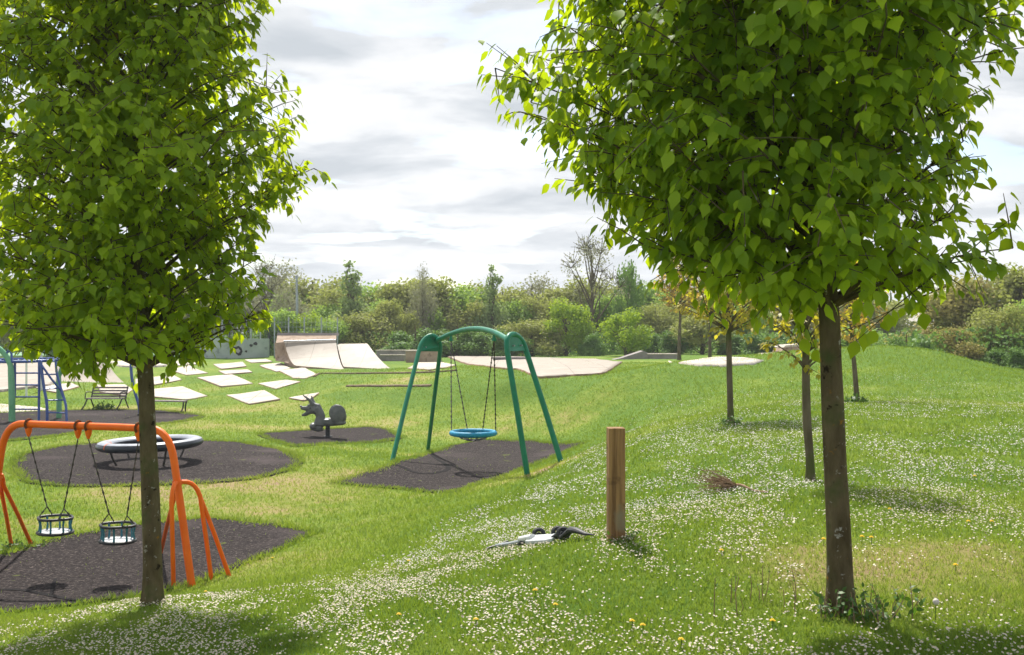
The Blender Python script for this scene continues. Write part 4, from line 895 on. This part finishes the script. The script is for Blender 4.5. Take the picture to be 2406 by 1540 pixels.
# ------------------------------------------------------------------ skate park
def pad(name, px, label, mat='concrete', off=.028, skirt=.10, crown=None, seed=1, cat='concrete slab', group='concrete slabs of the pump track', side='earth'):
    o = drape(name, px, M[mat], off, skirt, 0.0, 6, 8, sidemat=M[side], seed=seed, crown=crown); tag(o, label, cat, group); return o
PADS = [
 ([(501,857),(570,852),(579,863),(520,869)], 'small pale slab just below the graffiti wall'),
 ([(513,873),(582,871),(593,877),(529,882)], 'thinnest pale slab, a sliver in the second row'),
 ([(463,889),(545,883),(595,903),(520,911)], 'broad pale slab in the middle of the checkered slabs'),
 ([(610,861),(660,855),(684,867),(650,875)], 'pale slab just left below the quarter pipe toe'),
 ([(655,874),(716,866),(745,882),(716,891),(688,890)], 'pale slab at the right end of the second row'),
 ([(607,903),(672,894),(706,899),(648,916)], 'pale slab right of the broad middle slab'),
 ([(532,930),(620,919),(658,941),(585,952)], 'front pale slab nearest the spring rider mat'),
 ([(679,937),(750,926),(731,940),(713,944)], 'narrow pale slab behind the ears of the spring rider'),
 ([(318,893),(407,884),(427,894),(350,909),(318,907)], 'pale slab just right of the near trunk, back row'),
 ([(322,920),(429,911),(488,932),(438,941),(340,934)], 'large pale slab behind the backless bench'),
 ([(400,871),(444,861),(489,878),(438,883)], 'pale slab under the right skirt of the near left crown'),
 ([(385,851),(462,848),(478,857),(404,861)], 'farthest pale slab at the top left of the slab field'),
 ([(575,846),(625,845),(640,852),(590,854)], 'small pale slab just left of the quarter pipe foot'),
 ([(75,910),(168,902),(186,911),(132,925)], 'pale slab seen through the blue ladder'),
 ([(228,906),(293,906),(312,918),(293,932),(236,924)], 'pale slab behind the slatted bench back')]
for i, (px, lab) in enumerate(PADS):
    W0 = np.array([G(u, v)[:2] for u, v in px]); c0 = W0.mean(0)
    pad('concrete_slab', px, lab, seed=i, crown=lambda VV, c=c0, i=i: .016 * (1 + np.sin((VV[:, 0] - c[0]) * 1.3 + i)))
o = drape('concrete_path', [(-150,952),(0,950),(92,958),(125,966),(0,974),(-150,980)], M['concrete'], .02, .06); tag(o, 'pale concrete path at the left edge', None, None, 'structure')

def surf(name, mat, top, bot, prof_fn, parent=None, n=14, m=8, side=None, drop=.6):
    """ramp whose curved face runs from the lip line (top) to the toe line (bot), with solid side walls and back"""
    (t0, t1), (b0_, b1_) = top, bot; mb = MB(); rings = []
    for i in range(n + 1):
        s = i / n; row = []
        for j in range(m + 1):
            t = j / m; a = t0 + (t1 - t0) * t; b = b0_ + (b1_ - b0_) * t; p = a + (b - a) * s; z = b[2] + (a[2] - b[2]) * prof_fn(s); row.append((p[0], p[1], z))
        rings.append(row)
    mb.quadstrip(rings, False)
    o = mb.build(name, M[mat], parent)
    sd_ = MB(); lo = min(b0_[2], b1_[2]) - drop
    for j in (0, m):
        sd_.quadstrip([[r[j], (r[j][0], r[j][1], lo)] for r in rings], False)
    sd_.quadstrip([[p, (p[0], p[1], lo)] for p in rings[0]], False)
    sd_.quadstrip([[p, (p[0], p[1], lo)] for p in rings[-1]], False)
    sd_.build('side_wall', M[side or 'rampside'], parent, False)
    return o
qp_c = P(730, 850, 53); qp = empty('quarter_pipe', (qp_c[0], 53, g1(qp_c[0], 53))); tag(qp, 'tall curved pale concrete quarter pipe with raised deck', 'skate ramp')
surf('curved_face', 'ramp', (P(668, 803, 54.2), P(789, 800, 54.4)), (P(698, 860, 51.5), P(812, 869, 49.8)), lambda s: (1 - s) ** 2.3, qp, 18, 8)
MB().prism([P(648, 806, 54.22), P(790, 800, 54.42), P(790, 787, 55.8), P(652, 787, 55.8)], (0, 0, -.05)).build('deck', M['rampside'], qp, False)
MB().beam(P(652, 786, 55.8), P(796, 786, 55.8), .16, .16).build('deck_edge', M['greyledge'], qp, False)
MB().tube([P(666, 802, 54.15), P(790, 799, 54.35)], .035, 8).build('coping', M['galv'], qp)
MB().prism([P(645, 806, 54.3), P(668, 804, 54.22), P(672, 830, 54.2), P(690, 856, 52.5), P(647, 848, 54.2)], (0, 1.4, .0)).build('end_wall', M['rampside'], qp, False)
bkc = P(850, 850, 52); bk_ = empty('bank_ramp', (bkc[0], 52, g1(bkc[0], 52))); tag(bk_, 'lower pale bank ramp joined to the right of the quarter pipe', 'skate ramp')
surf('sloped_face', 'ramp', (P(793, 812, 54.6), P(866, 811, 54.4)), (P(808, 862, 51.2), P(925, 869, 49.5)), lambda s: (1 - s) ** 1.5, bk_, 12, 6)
MB().prism([P(792, 812, 54.62), P(866, 811, 54.42), P(862, 807.5, 55.6), P(797, 808.5, 55.6)], (0, 0, -.5)).build('deck', M['concrete'], bk_, False)
def block(name, u0, u1, v0, v1, d, dep, label, mat, cat='skate ledge', topmat=None, rz=0):
    a, b_ = P(u0, v1, d), P(u1, v0, d); zb = min(a[2], g1((a[0] + b_[0]) / 2, d)) - .1
    c = ((a[0] + b_[0]) / 2, d + dep / 2, (zb + b_[2]) / 2)
    r = empty(name, (c[0], c[1], zb)); tag(r, label, cat)
    MB().box(c, b_[0] - a[0], dep, b_[2] - zb, rz).build('body', M[mat], r, False, bevel=.02)
    MB().box((c[0], c[1], b_[2] + .03), b_[0] - a[0] + .06, dep + .06, .06, rz).build('top_edge', M[topmat or 'concrete'], r, False, bevel=.01)
    return r
block('concrete_step', 884, 952, 825, 834, 60, .5, 'upper long grey step behind the bank ramp', 'greyledge')
block('concrete_step', 893, 950, 836, 845, 58.5, .5, 'lower grey step in front of the long step', 'greyledge')
block('stained_block', 953, 1033, 826, 847, 56.5, 1.6, 'brown stained concrete box seen through the left swing legs', 'rampside')
block('concrete_ledge', 1158, 1242, 842, 851, 56, .6, 'low dark ledge across the back of the bowl', 'greyledge', topmat='greyledge')
block('concrete_ledge', 1262, 1330, 843, 847, 60, .5, 'short low ledge right of the swing behind the bowl', 'greyledge', topmat='greyledge')
block('concrete_ledge', 1521, 1594, 834, 846, 54, .9, 'low grey ledge below the roundest bush, right of the wedge', 'greyledge')
wd_ = empty('wedge_ramp', P(1490, 845, 54)); tag(wd_, 'grey wedge ramp rising to a point beside the low ledge', 'skate ramp')
MB().prism([P(1440, 846, 54), P(1460, 842, 54), P(1512, 825, 54), P(1521, 828, 54), P(1524, 848, 54)], (0, 1.4, 0)).build('wedge', M['greyledge'], wd_, False)
o = pad('concrete_pad', [(957,868),(975,854),(1040,853),(1072,860),(1050,866),(1010,872)], 'pale concrete pad in front of the brown stained box', 'concrete', .05, .2, cat='concrete slab', group=None)
bowl_c = G(1340, 870)
def bowl_crown(VV):
    r = np.hypot((VV[:, 0] - bowl_c[0] + .5) / 2.8, (VV[:, 1] - bowl_c[1] - 2) / 5); return .0 * r
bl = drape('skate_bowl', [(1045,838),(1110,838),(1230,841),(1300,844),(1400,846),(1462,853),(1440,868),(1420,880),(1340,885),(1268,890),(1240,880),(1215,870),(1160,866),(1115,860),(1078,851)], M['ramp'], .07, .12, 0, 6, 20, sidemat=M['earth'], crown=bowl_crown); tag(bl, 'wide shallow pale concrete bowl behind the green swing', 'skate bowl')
st = drape('concrete_apron', [(1570,849),(1640,847),(1720,847),(1795,849),(1770,858),(1700,863),(1640,861),(1595,855)], M['concrete'], .04, .2, 0, 6, 8); tag(st, 'flat pale concrete apron behind the slim young tree', 'concrete slab')
rp_ = empty('stepped_ramp', P(1850, 840, 42)); tag(rp_, 'pale stepped ramp climbing to a low block left of the nearest trunk', 'skate ramp')
dR2 = 41.0
MB().prism([P(1798, 847, dR2), P(1818, 835, dR2), P(1912, 829, dR2), P(1925, 850, dR2)], (0, 2.2, 0)).build('lower_step', M['rampside'], rp_, False)
MB().prism([P(1797, 846, dR2 - .05), P(1817, 833, dR2 - .05), P(1912, 827, dR2 - .05), P(1912, 830, dR2 - .05), P(1819, 836, dR2 - .05), P(1800, 848, dR2 - .05)], (0, 2.4, 0)).build('capping', M['concrete'], rp_, False)
MB().prism([P(1833, 832, dR2 + .5), P(1843, 815, dR2 + .5), P(1892, 811, dR2 + .5), P(1900, 829, dR2 + .5)], (0, 1.4, 0)).build('upper_block', M['rampside'], rp_, False)
MB().prism([P(1841, 817, dR2 + .45), P(1846, 812, dR2 + .45), P(1893, 808, dR2 + .45), P(1894, 813, dR2 + .45)], (0, 1.5, 0)).build('capping', M['concrete'], rp_, False)
MB().prism([P(1893, 832, dR2 + .6), P(1925, 822, dR2 + .6), P(1935, 840, dR2 + .6), P(1893, 840, dR2 + .6)], (0, 1.2, 0)).build('end_slope', M['concrete'], rp_, False)
# left ramps
sl_ = empty('spine_ramp', G(230, 900)); tag(sl_, 'broad pale concrete ramp behind the slatted bench', 'skate ramp')
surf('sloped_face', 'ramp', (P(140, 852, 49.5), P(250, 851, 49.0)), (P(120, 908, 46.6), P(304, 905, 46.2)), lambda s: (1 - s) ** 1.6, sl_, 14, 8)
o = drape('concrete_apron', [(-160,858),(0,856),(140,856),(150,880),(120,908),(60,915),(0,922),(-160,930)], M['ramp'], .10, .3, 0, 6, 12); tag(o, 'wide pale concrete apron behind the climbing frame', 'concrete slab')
bk2 = drape('concrete_apron', [(255,852),(330,850),(400,852),(390,862),(330,866),(280,862)], M['concrete'], .08, .3, 0, 6, 8); tag(bk2, 'pale concrete strip behind the near left trunk', 'concrete slab')
# timber edging
for px, lab in (([(738,886),(760,879),(850,879),(960,878),(1072,872)], 'upper timber edging along the terrace'), ([(815,909),(900,909),(1012,908)], 'lower timber edging along the terrace')):
    c = G(*px[1]); t = strip('timber_edging', px, .12, None, .02, ht=.04).build('timber_edging', M['timber'], None, False, origin=c); tag(t, lab, 'edging')

# ------------------------------------------------------------------ wall, fences, poles, pitch
wc = P(548, 838, 61); wl = empty('graffiti_wall', (wc[0], 61, g1(wc[0], 61))); tag(wl, 'low grey green concrete wall sprayed with black graffiti', 'wall')
wp = []
for i in range(13):
    t = i / 12; u = 462 + 168 * t; dpt = 61.8 - 1.3 * math.sin(math.pi * t); wp.append((u, dpt))
rings = []
for (u, dpt) in wp:
    tpt = P(u, 796 + (1.5 if u < 490 else 0), dpt); bt = np.array([tpt[0], tpt[1], g1(tpt[0], tpt[1]) - .3]); rings.append([tpt, bt, bt + np.array([0, .35, 0]), tpt + np.array([0, .35, 0])])
MB().quadstrip(rings, True, True).build('wall', M['wallpaint'], wl, False)
def on_wall(u, v, off=.004):
    dpt = float(np.interp(u, [a for a, b in wp], [b for a, b in wp])); return P(u, v, dpt - off)
def decal(pl, mat, off=.02): MB().prism([on_wall(u, v, off) for u, v in pl], (0, .012, 0)).build('graffiti', M[mat], wl, False)
decal([(541,812),(552,816),(560,813),(567,818),(570,826),(566,835),(560,836),(553,830),(549,822)], 'spray', .03)
decal([(553,822),(560,819),(565,825),(561,830),(556,829)], 'palespray', .045)
for (u, v, s) in ((497, 816, 5), (505, 824, 6), (590, 812, 4), (600, 808, 5), (480, 826, 5), (533, 810, 3), (578, 826, 3)):
    decal([(u + s * math.cos(a) * (1 + .3 * math.sin(5 * a + u)), v + s * .8 * math.sin(a) * (1 + .3 * math.cos(3 * a + v))) for a in np.linspace(0, 6.28, 11)[:-1]], 'wallpaint' if u % 2 else 'spray', .03)
def fence(name, label, us, vtop, vbot, d, mat, pr, wires=True, cat='fence'):
    c = P(us[0], vbot, d); r = empty(name, (c[0], d, c[2])); tag(r, label, cat)
    for u in us: MB().tube([np.array([w_(u, d), d, g1(w_(u, d), d) - .2]), P(u, vtop, d)], pr, 8).build('fence_post', M[mat], r)
    x0, x1 = w_(us[0], d), w_(us[-1], d); zt2 = zv(vtop + 1, d); zb = g1((x0 + x1) / 2, d); m_ = MB()
    n_ = int((x1 - x0) / .22)
    for i in range(n_ + 1): x = x0 + (x1 - x0) * i / n_; m_.beam((x, d, zb), (x, d, zt2), .012, .012)
    for z in np.arange(zb + .1, zt2 + .01, .3): m_.beam((x0, d, z), (x1, d, z), .014, .014)
    m_.build('mesh_panel', M[mat], r, False)
fence('wire_fence', 'grey wire mesh fence behind the quarter pipe deck', [645, 678, 715, 755, 793], 746, 800, 62, 'galv', .045)
fence('wire_fence', 'grey wire fence on posts above the graffiti wall', [480, 522, 562, 590, 612], 752, 800, 64, 'galv', .045)
fence('steel_fence', 'tall dark green steel fence around the sports pitch', [470, 497, 538, 583, 632], 738, 830, 66, 'darksteel', .09)
fence('steel_fence', 'dark fence on the far side of the sports pitch', [-60, 0, 40, 88, 140, 200, 260], 778, 815, 94, 'darksteel', .06)
dl_ = 69; lp = empty('lamp_post', (w_(698, dl_), dl_, g1(w_(698, dl_), dl_))); tag(lp, 'tall thin grey lamp post above the quarter pipe', 'lamp post')
MB().tube([np.array(lp.location), P(699, 780, dl_), P(697, 655, dl_)], [.13, .11, .075], 10).build('pole', M['galv'], lp)
MB().tube([P(697, 655, dl_), P(697, 648, dl_)], [.12, .09], 10).build('lamp_head', M['galv'], lp)
MB().box(P(699, 783, dl_ - .14), .3, .12, .5).build('control_box', M['galv'], lp, False)
for (u, vt, vb, d, r_, mt, lab) in ((62, 788, 934, None, .045, 'white', 'tall slim pale pole left of centre of the blue ladder'), (97, 803, 918, None, .055, 'seatgrey', 'shorter pale pole beside the blue ladder rail')):
    p = G(u, vb); q = P(u, vt, p[1]); r = empty('marker_pole', p); tag(r, lab, 'pole'); MB().tube([p - np.array([0, 0, .1]), q], [r_, r_ * .85], 10).build('pole', M[mt], r); MB().tube([q, q + np.array([0, 0, .04])], [r_ * 1.2, r_ * .8], 10).build('cap', M[mt], r)
pt = drape('sports_pitch', [(-400,840),(-400,816),(100,815),(300,815),(420,817),(440,838),(180,838)], M['pitch'], .06, .1, 0, 6, 8); tag(pt, 'pale green artificial sports pitch beyond the skate park', None, None, 'structure')
pt.data.materials[0] = M['pitch']
for px in ([(-100,824),(150,824),(330,825)], [(-100,831),(150,832),(330,833)]): strip('pitch_line', px, .35, None, .09).build('pitch_line', M['white'], pt, False)

hm = bpy.data.materials.new('haze'); hm.use_nodes = True; ht_ = hm.node_tree; ht_.nodes.clear(); ho_ = N(ht_, 'ShaderNodeOutputMaterial'); hv = N(ht_, 'ShaderNodeVolumePrincipled')
hv.inputs['Color'].default_value = (.93, .95, 1, 1); hv.inputs['Density'].default_value = .0007; Lk(ht_, hv.outputs[0], ho_.inputs['Volume'])
hx = MB().box((0, 340, 9.0), 1700, 720, 24).build('haze', hm, None, False); tag(hx, 'faint pale air haze softening the far trees', 'haze', None, 'stuff')
# ------------------------------------------------------------------ grass blades, daisies, weeds
rng = np.random.default_rng(99)
from math import pi
matpolys = []
for k_, (poly, lab) in mats_px.items(): matpolys.append(np.array([G(u, v)[:2] for u, v in poly]))
matpolys += [np.array([G(u, v)[:2] for u, v in px]) for px, l in PADS]
def inside(x, y, poly):
    c = np.zeros(len(x), bool); j = len(poly) - 1
    for i in range(len(poly)):
        xi, yi = poly[i]; xj, yj = poly[j]
        cond = ((yi > y) != (yj > y)) & (x < (xj - xi) * (y - yi) / (yj - yi + 1e-12) + xi); c ^= cond; j = i
    return c
def scatter(n, r0, r1, half=.60):
    r = np.exp(rng.uniform(math.log(r0), math.log(r1), n)); a = rng.uniform(-half, half, n)
    x = r * np.tan(a); y = r; return x, y
def off_mats(x, y, keep=0.012):
    m = np.zeros(len(x), bool)
    for p in matpolys: m |= inside(x, y, p)
    return ~m | (rng.random(len(x)) < keep)
x, y = scatter(430000, 3.4, 48)
ok = off_mats(x, y); x, y = x[ok], y[ok]; nB = len(x); z = gz(x, y); dr_ = dryness(x, y)
sc2 = np.clip(y / 7.0, .75, 4.5) ** .8
tall = fbm(x * 1.7, y * 1.7, 12, 3)
h = (0.018 + 0.034 * tall ** 1.5 + .012 * rng.random(nB)) * np.where(y < 12, 1.0, 1.0) * sc2 ** .45 * np.where(dr_ > .55, .75, 1.0)
a = rng.uniform(0, 2 * pi, nB); wd = (.0022 + .0018 * rng.random(nB)) * sc2 * 1.25
lean = rng.normal(size=(nB, 2)) * .5 * h[:, None]
ca, sa = np.cos(a), np.sin(a)
V = np.empty((nB, 3, 3)); V[:, 0] = np.stack([x - ca * wd, y - sa * wd, z - .004], 1); V[:, 1] = np.stack([x + ca * wd, y + sa * wd, z - .004], 1); V[:, 2] = np.stack([x + lean[:, 0], y + lean[:, 1], z + h], 1)
ex_, ey_ = [], []
for pl in matpolys[:5]:
    for i in range(len(pl)):
        a0, b0 = pl[i - 1], pl[i]; ln = np.linalg.norm(b0 - a0); k_ = int(ln * 260); t_ = rng.random(k_)[:, None]
        q = a0 + (b0 - a0) * t_; q = q + rng.normal(size=(k_, 2)) * np.array([.07, .07]) * (0.4 + 1.4 * vnoise(q[:, 0] * 1.6, q[:, 1] * 1.6, 8))[:, None]
        ex_.append(q[:, 0]); ey_.append(q[:, 1])
ex_ = np.concatenate(ex_); ey_ = np.concatenate(ey_); nE = len(ex_); ez_ = gz(ex_, ey_) + .01
eh = (.03 + .05 * rng.random(nE)) * (0.6 + .9 * vnoise(ex_ * 2, ey_ * 2, 3)); ea = rng.uniform(0, 2 * pi, nE); ew = .006 + .006 * rng.random(nE); el_ = rng.normal(size=(nE, 2)) * .6 * eh[:, None]
E3 = np.empty((nE, 3, 3)); E3[:, 0] = np.stack([ex_ - np.cos(ea) * ew, ey_ - np.sin(ea) * ew, ez_], 1); E3[:, 1] = np.stack([ex_ + np.cos(ea) * ew, ey_ + np.sin(ea) * ew, ez_], 1); E3[:, 2] = np.stack([ex_ + el_[:, 0], ey_ + el_[:, 1], ez_ + eh], 1)
V = np.concatenate([V, E3]); dr_ = np.concatenate([dr_, dryness(ex_, ey_)]); nB += nE
gr = mesh_np('grass', V.reshape(-1, 3), tris=np.arange(nB * 3).reshape(-1, 3), mat=M['grass'], rnd=np.repeat(np.clip(dr_ * 1.0 - .12 + rng.normal(size=nB) * .17, 0, 1), 3)); tag(gr, 'short rough grass blades over the banks and lawn', 'grass', None, 'stuff')
# daisies
def daisy_mask(x, y):
    z0 = base_z(x, y); m = sstep(.42, .75, z0) * (1 - sstep(24, 30, y))
    n1 = fbm(x * .55 + 3, y * .38, 51, 3); n2 = fbm(x * 2.6, y * 1.6, 61, 3)
    d = sstep(.36, .62, n1) * .60 + .50
    d = d * (.06 + .94 * sstep(.36, .64, n2))
    for (x0, y0, rx, ry, s) in DFAC: d = d * (1 - s * np.exp(-(((x - x0) / rx) ** 2 + ((y - y0) / ry) ** 2)))
    d = d * (1 - .75 * sstep(.05, .5, (x - .32 * y) / 3.0 ) * sstep(0, 1, (10 - y) / 4)) 
    return m * np.minimum(d, .62)
DFAC = [(G(2250, 1330)[0], G(2250, 1330)[1], 1.0, 1.3, .85), (G(2300, 1000)[0], G(2300, 1000)[1], 3, 2.5, .4), (G(1700, 1400)[0], G(1700, 1450)[1], .7, .5, .4), (G(1150, 1210)[0], G(1150, 1210)[1], .8, 1.0, .5)]
x, y = scatter(520000, 3.5, 28, .58); mk = daisy_mask(x, y); ok = rng.random(len(x)) < mk * .62 * (.50 + .50 * sstep(4, 8, y)); x, y = x[ok], y[ok]
for p in matpolys[:5]:
    ins = inside(x, y, p); x, y = x[~ins], y[~ins]
nD = len(x); z = gz(x, y) + rng.uniform(.014, .042, nD); rad = rng.uniform(.0042, .0084, nD) * np.clip(y / 9, .95, 1.25)
print('daisies', nD, 'blades', nB)
nrm = np.stack([rng.normal(size=nD) * .35, rng.normal(size=nD) * .35 - .15, np.ones(nD)], 1); nrm /= np.linalg.norm(nrm, axis=1, keepdims=True)
t1 = np.cross(nrm, [0.3, 1, 0]); t1 /= np.linalg.norm(t1, axis=1, keepdims=True); t2 = np.cross(nrm, t1)
c = np.stack([x, y, z], 1); V = np.empty((nD, 7, 3)); V[:, 0] = c - nrm * .001
for i in range(6):
    an = i * pi / 3; V[:, i + 1] = c + (t1 * math.cos(an) + t2 * math.sin(an)) * rad[:, None] + nrm * .002
tt = np.array([[0, i + 1, (i + 1) % 6 + 1] for i in range(6)]); T = (tt[None] + (np.arange(nD) * 7)[:, None, None]).reshape(-1, 3)
near = np.where(y < 9)[0]; nn = len(near); V2 = np.empty((nn, 4, 3))
for i in range(4):
    an = i * pi / 2; V2[:, i] = c[near] + (t1[near] * math.cos(an) + t2[near] * math.sin(an)) * rad[near][:, None] * .33 + nrm[near] * .004
T2 = np.concatenate([np.arange(nn)[:, None] * 4 + np.array([0, 1, 2]), np.arange(nn)[:, None] * 4 + np.array([0, 2, 3])]) + nD * 7
ds = mesh_np('daisies', np.concatenate([V.reshape(-1, 3), V2.reshape(-1, 3)]), tris=np.concatenate([T, T2]), mats=[M['daisy'], M['yellow']], mi=np.concatenate([np.zeros(len(T)), np.ones(len(T2))])); tag(ds, 'drifts of small white daisies across the raised lawn', 'daisies', None, 'stuff')
# dandelions one can count
dz = [(2025,1277),(2047,1279),(2245,1346),(2275,1240),(2290,1130),(1935,1283),(1257,1405),(1510,1490),(937,1462),(1485,1480),(960,1330),(483,1402),(1695,1310),(2090,1210),(1600,1545-20),(1815,1480),(640,1350-30),(1118,1475),(1305,1440),(2330,1240)]
d0 = None
for i, (u, v) in enumerate(dz):
    p = G(u, v); r = empty('dandelion', p)
    tag(r, 'yellow dandelion head in the short grass', 'flower', 'dandelions in the grass')
    hd = MB(); rg2 = random.Random(i)
    for k_ in range(14):
        a_ = k_ * 2.4; rr3 = .004 + .010 * (k_ / 14); q = p + np.array([math.cos(a_) * rr3, math.sin(a_) * rr3, .045 + .008 * (1 - k_ / 14)])
        hd.ell(q, .0045, .0045, .003, 5, 3)
    hd.build('flower_head', M['yellow'], r); MB().tube([p - np.array([0, 0, .01]), p + np.array([.003, 0, .045])], .002, 4).build('stem', M['weed'], r)
# leafy weed and shoots at the tree feet
def weedy(name, label, cat, bx, by, rx, n, hgt, LL, seed, mat='weed', stems=6, kind=None, stemh=.2):
    rg3 = np.random.default_rng(seed); z0 = g1(bx, by); r = empty(name, (bx, by, z0)); tag(r, label, cat, None, kind)
    mb = MB(); pos = []
    for i in range(stems):
        a = rg3.random() * 6.28; rr_ = rx * math.sqrt(rg3.random()); p = np.array([bx + math.cos(a) * rr_, by + math.sin(a) * rr_ * .8, 0]); p[2] = g1(p[0], p[1]) - .01
        q = p + np.array([rg3.normal() * .03, rg3.normal() * .03, stemh * rg3.uniform(.4, 1.1)]); mb.tube([p, (p + q) / 2 + rg3.normal(size=3) * .008, q], [.003, .0025, .0015], 4)
        for k_ in range(max(n // stems, 1)): pos.append(p + (q - p) * rg3.uniform(.1, 1) + rg3.normal(size=3) * .012)
    mb.build('shoots', M['twig'], r)['kind'] = 'stuff'; pos = np.array(pos); m_ = len(pos); L = LL * rg3.uniform(.6, 1.2, m_)
    VV, FF = leaves_np(pos - np.array([bx, by, z0]), rg3.normal(size=(m_, 3)) + np.array([0, 0, .3]), rg3.normal(size=(m_, 3)) * .6 + np.array([0, -.4, 1]), L, L * .6, LT, LF)
    mesh_np('foliage', VV, tris=FF, mat=M[mat], parent=r, rnd=np.repeat(rg3.random(m_), 11))['kind'] = 'stuff'
weedy('weed_clump', 'tangle of weeds and shoots around the foot of the nearest trunk', 'weeds', bR[0] + .03, bR[1] - .14, .19, 300, .2, .035, 1, stems=34, stemh=.16)
weedy('weed_clump', 'wispy reddish shoots left of the nearest trunk', 'weeds', bR[0] - .42, bR[1] + .12, .28, 40, .2, .018, 2, stems=12, stemh=.22)
wq = G(2135, 1450); weedy('weed_clump', 'upright dark leaved weed standing right of the nearest trunk', 'weeds', wq[0], wq[1], .08, 22, .2, .036, 3, stems=3, stemh=.24)
wq = G(1718, 1000); weedy('grass_tuft', 'dark grass tuft at the foot of the slim young tree', 'weeds', wq[0], wq[1], .16, 140, .2, .06, 4, stems=30, stemh=.12)
wq = G(2015, 948); weedy('grass_tuft', 'dark grass tuft at the foot of the leaning young tree', 'weeds', wq[0], wq[1], .22, 160, .2, .08, 5, stems=30, stemh=.14)
wq = G(1465, 1272); weedy('grass_tuft', 'grass tuft at the foot of the timber post', 'weeds', wq[0], wq[1], .08, 110, .2, .03, 6, stems=24, stemh=.07)
wq = G(60, 1288); weedy('grass_tuft', 'bright leafy tuft by the left legs of the orange swing', 'weeds', wq[0], wq[1], .30, 200, .2, .04, 7, stems=40, stemh=.10)
wq = G(250, 963); weedy('grass_tuft', 'rough grass tuft growing under the slatted bench', 'weeds', wq[0], wq[1] - .1, .45, 260, .2, .10, 8, stems=40, stemh=.26)
# dandelion clock
wq = G(2197, 1462); cl = empty('dandelion_clock', wq); tag(cl, 'pale fluffy dandelion clock right of the nearest trunk', 'flower')
MB().tube([wq - np.array([0, 0, .01]), wq + np.array([.005, 0, .09])], .0018, 5).build('stem', M['weed'], cl); MB().ell(wq + np.array([.005, 0, .10]), .016, .016, .016, 12, 8).build('seed_head', M['daisy'], cl)
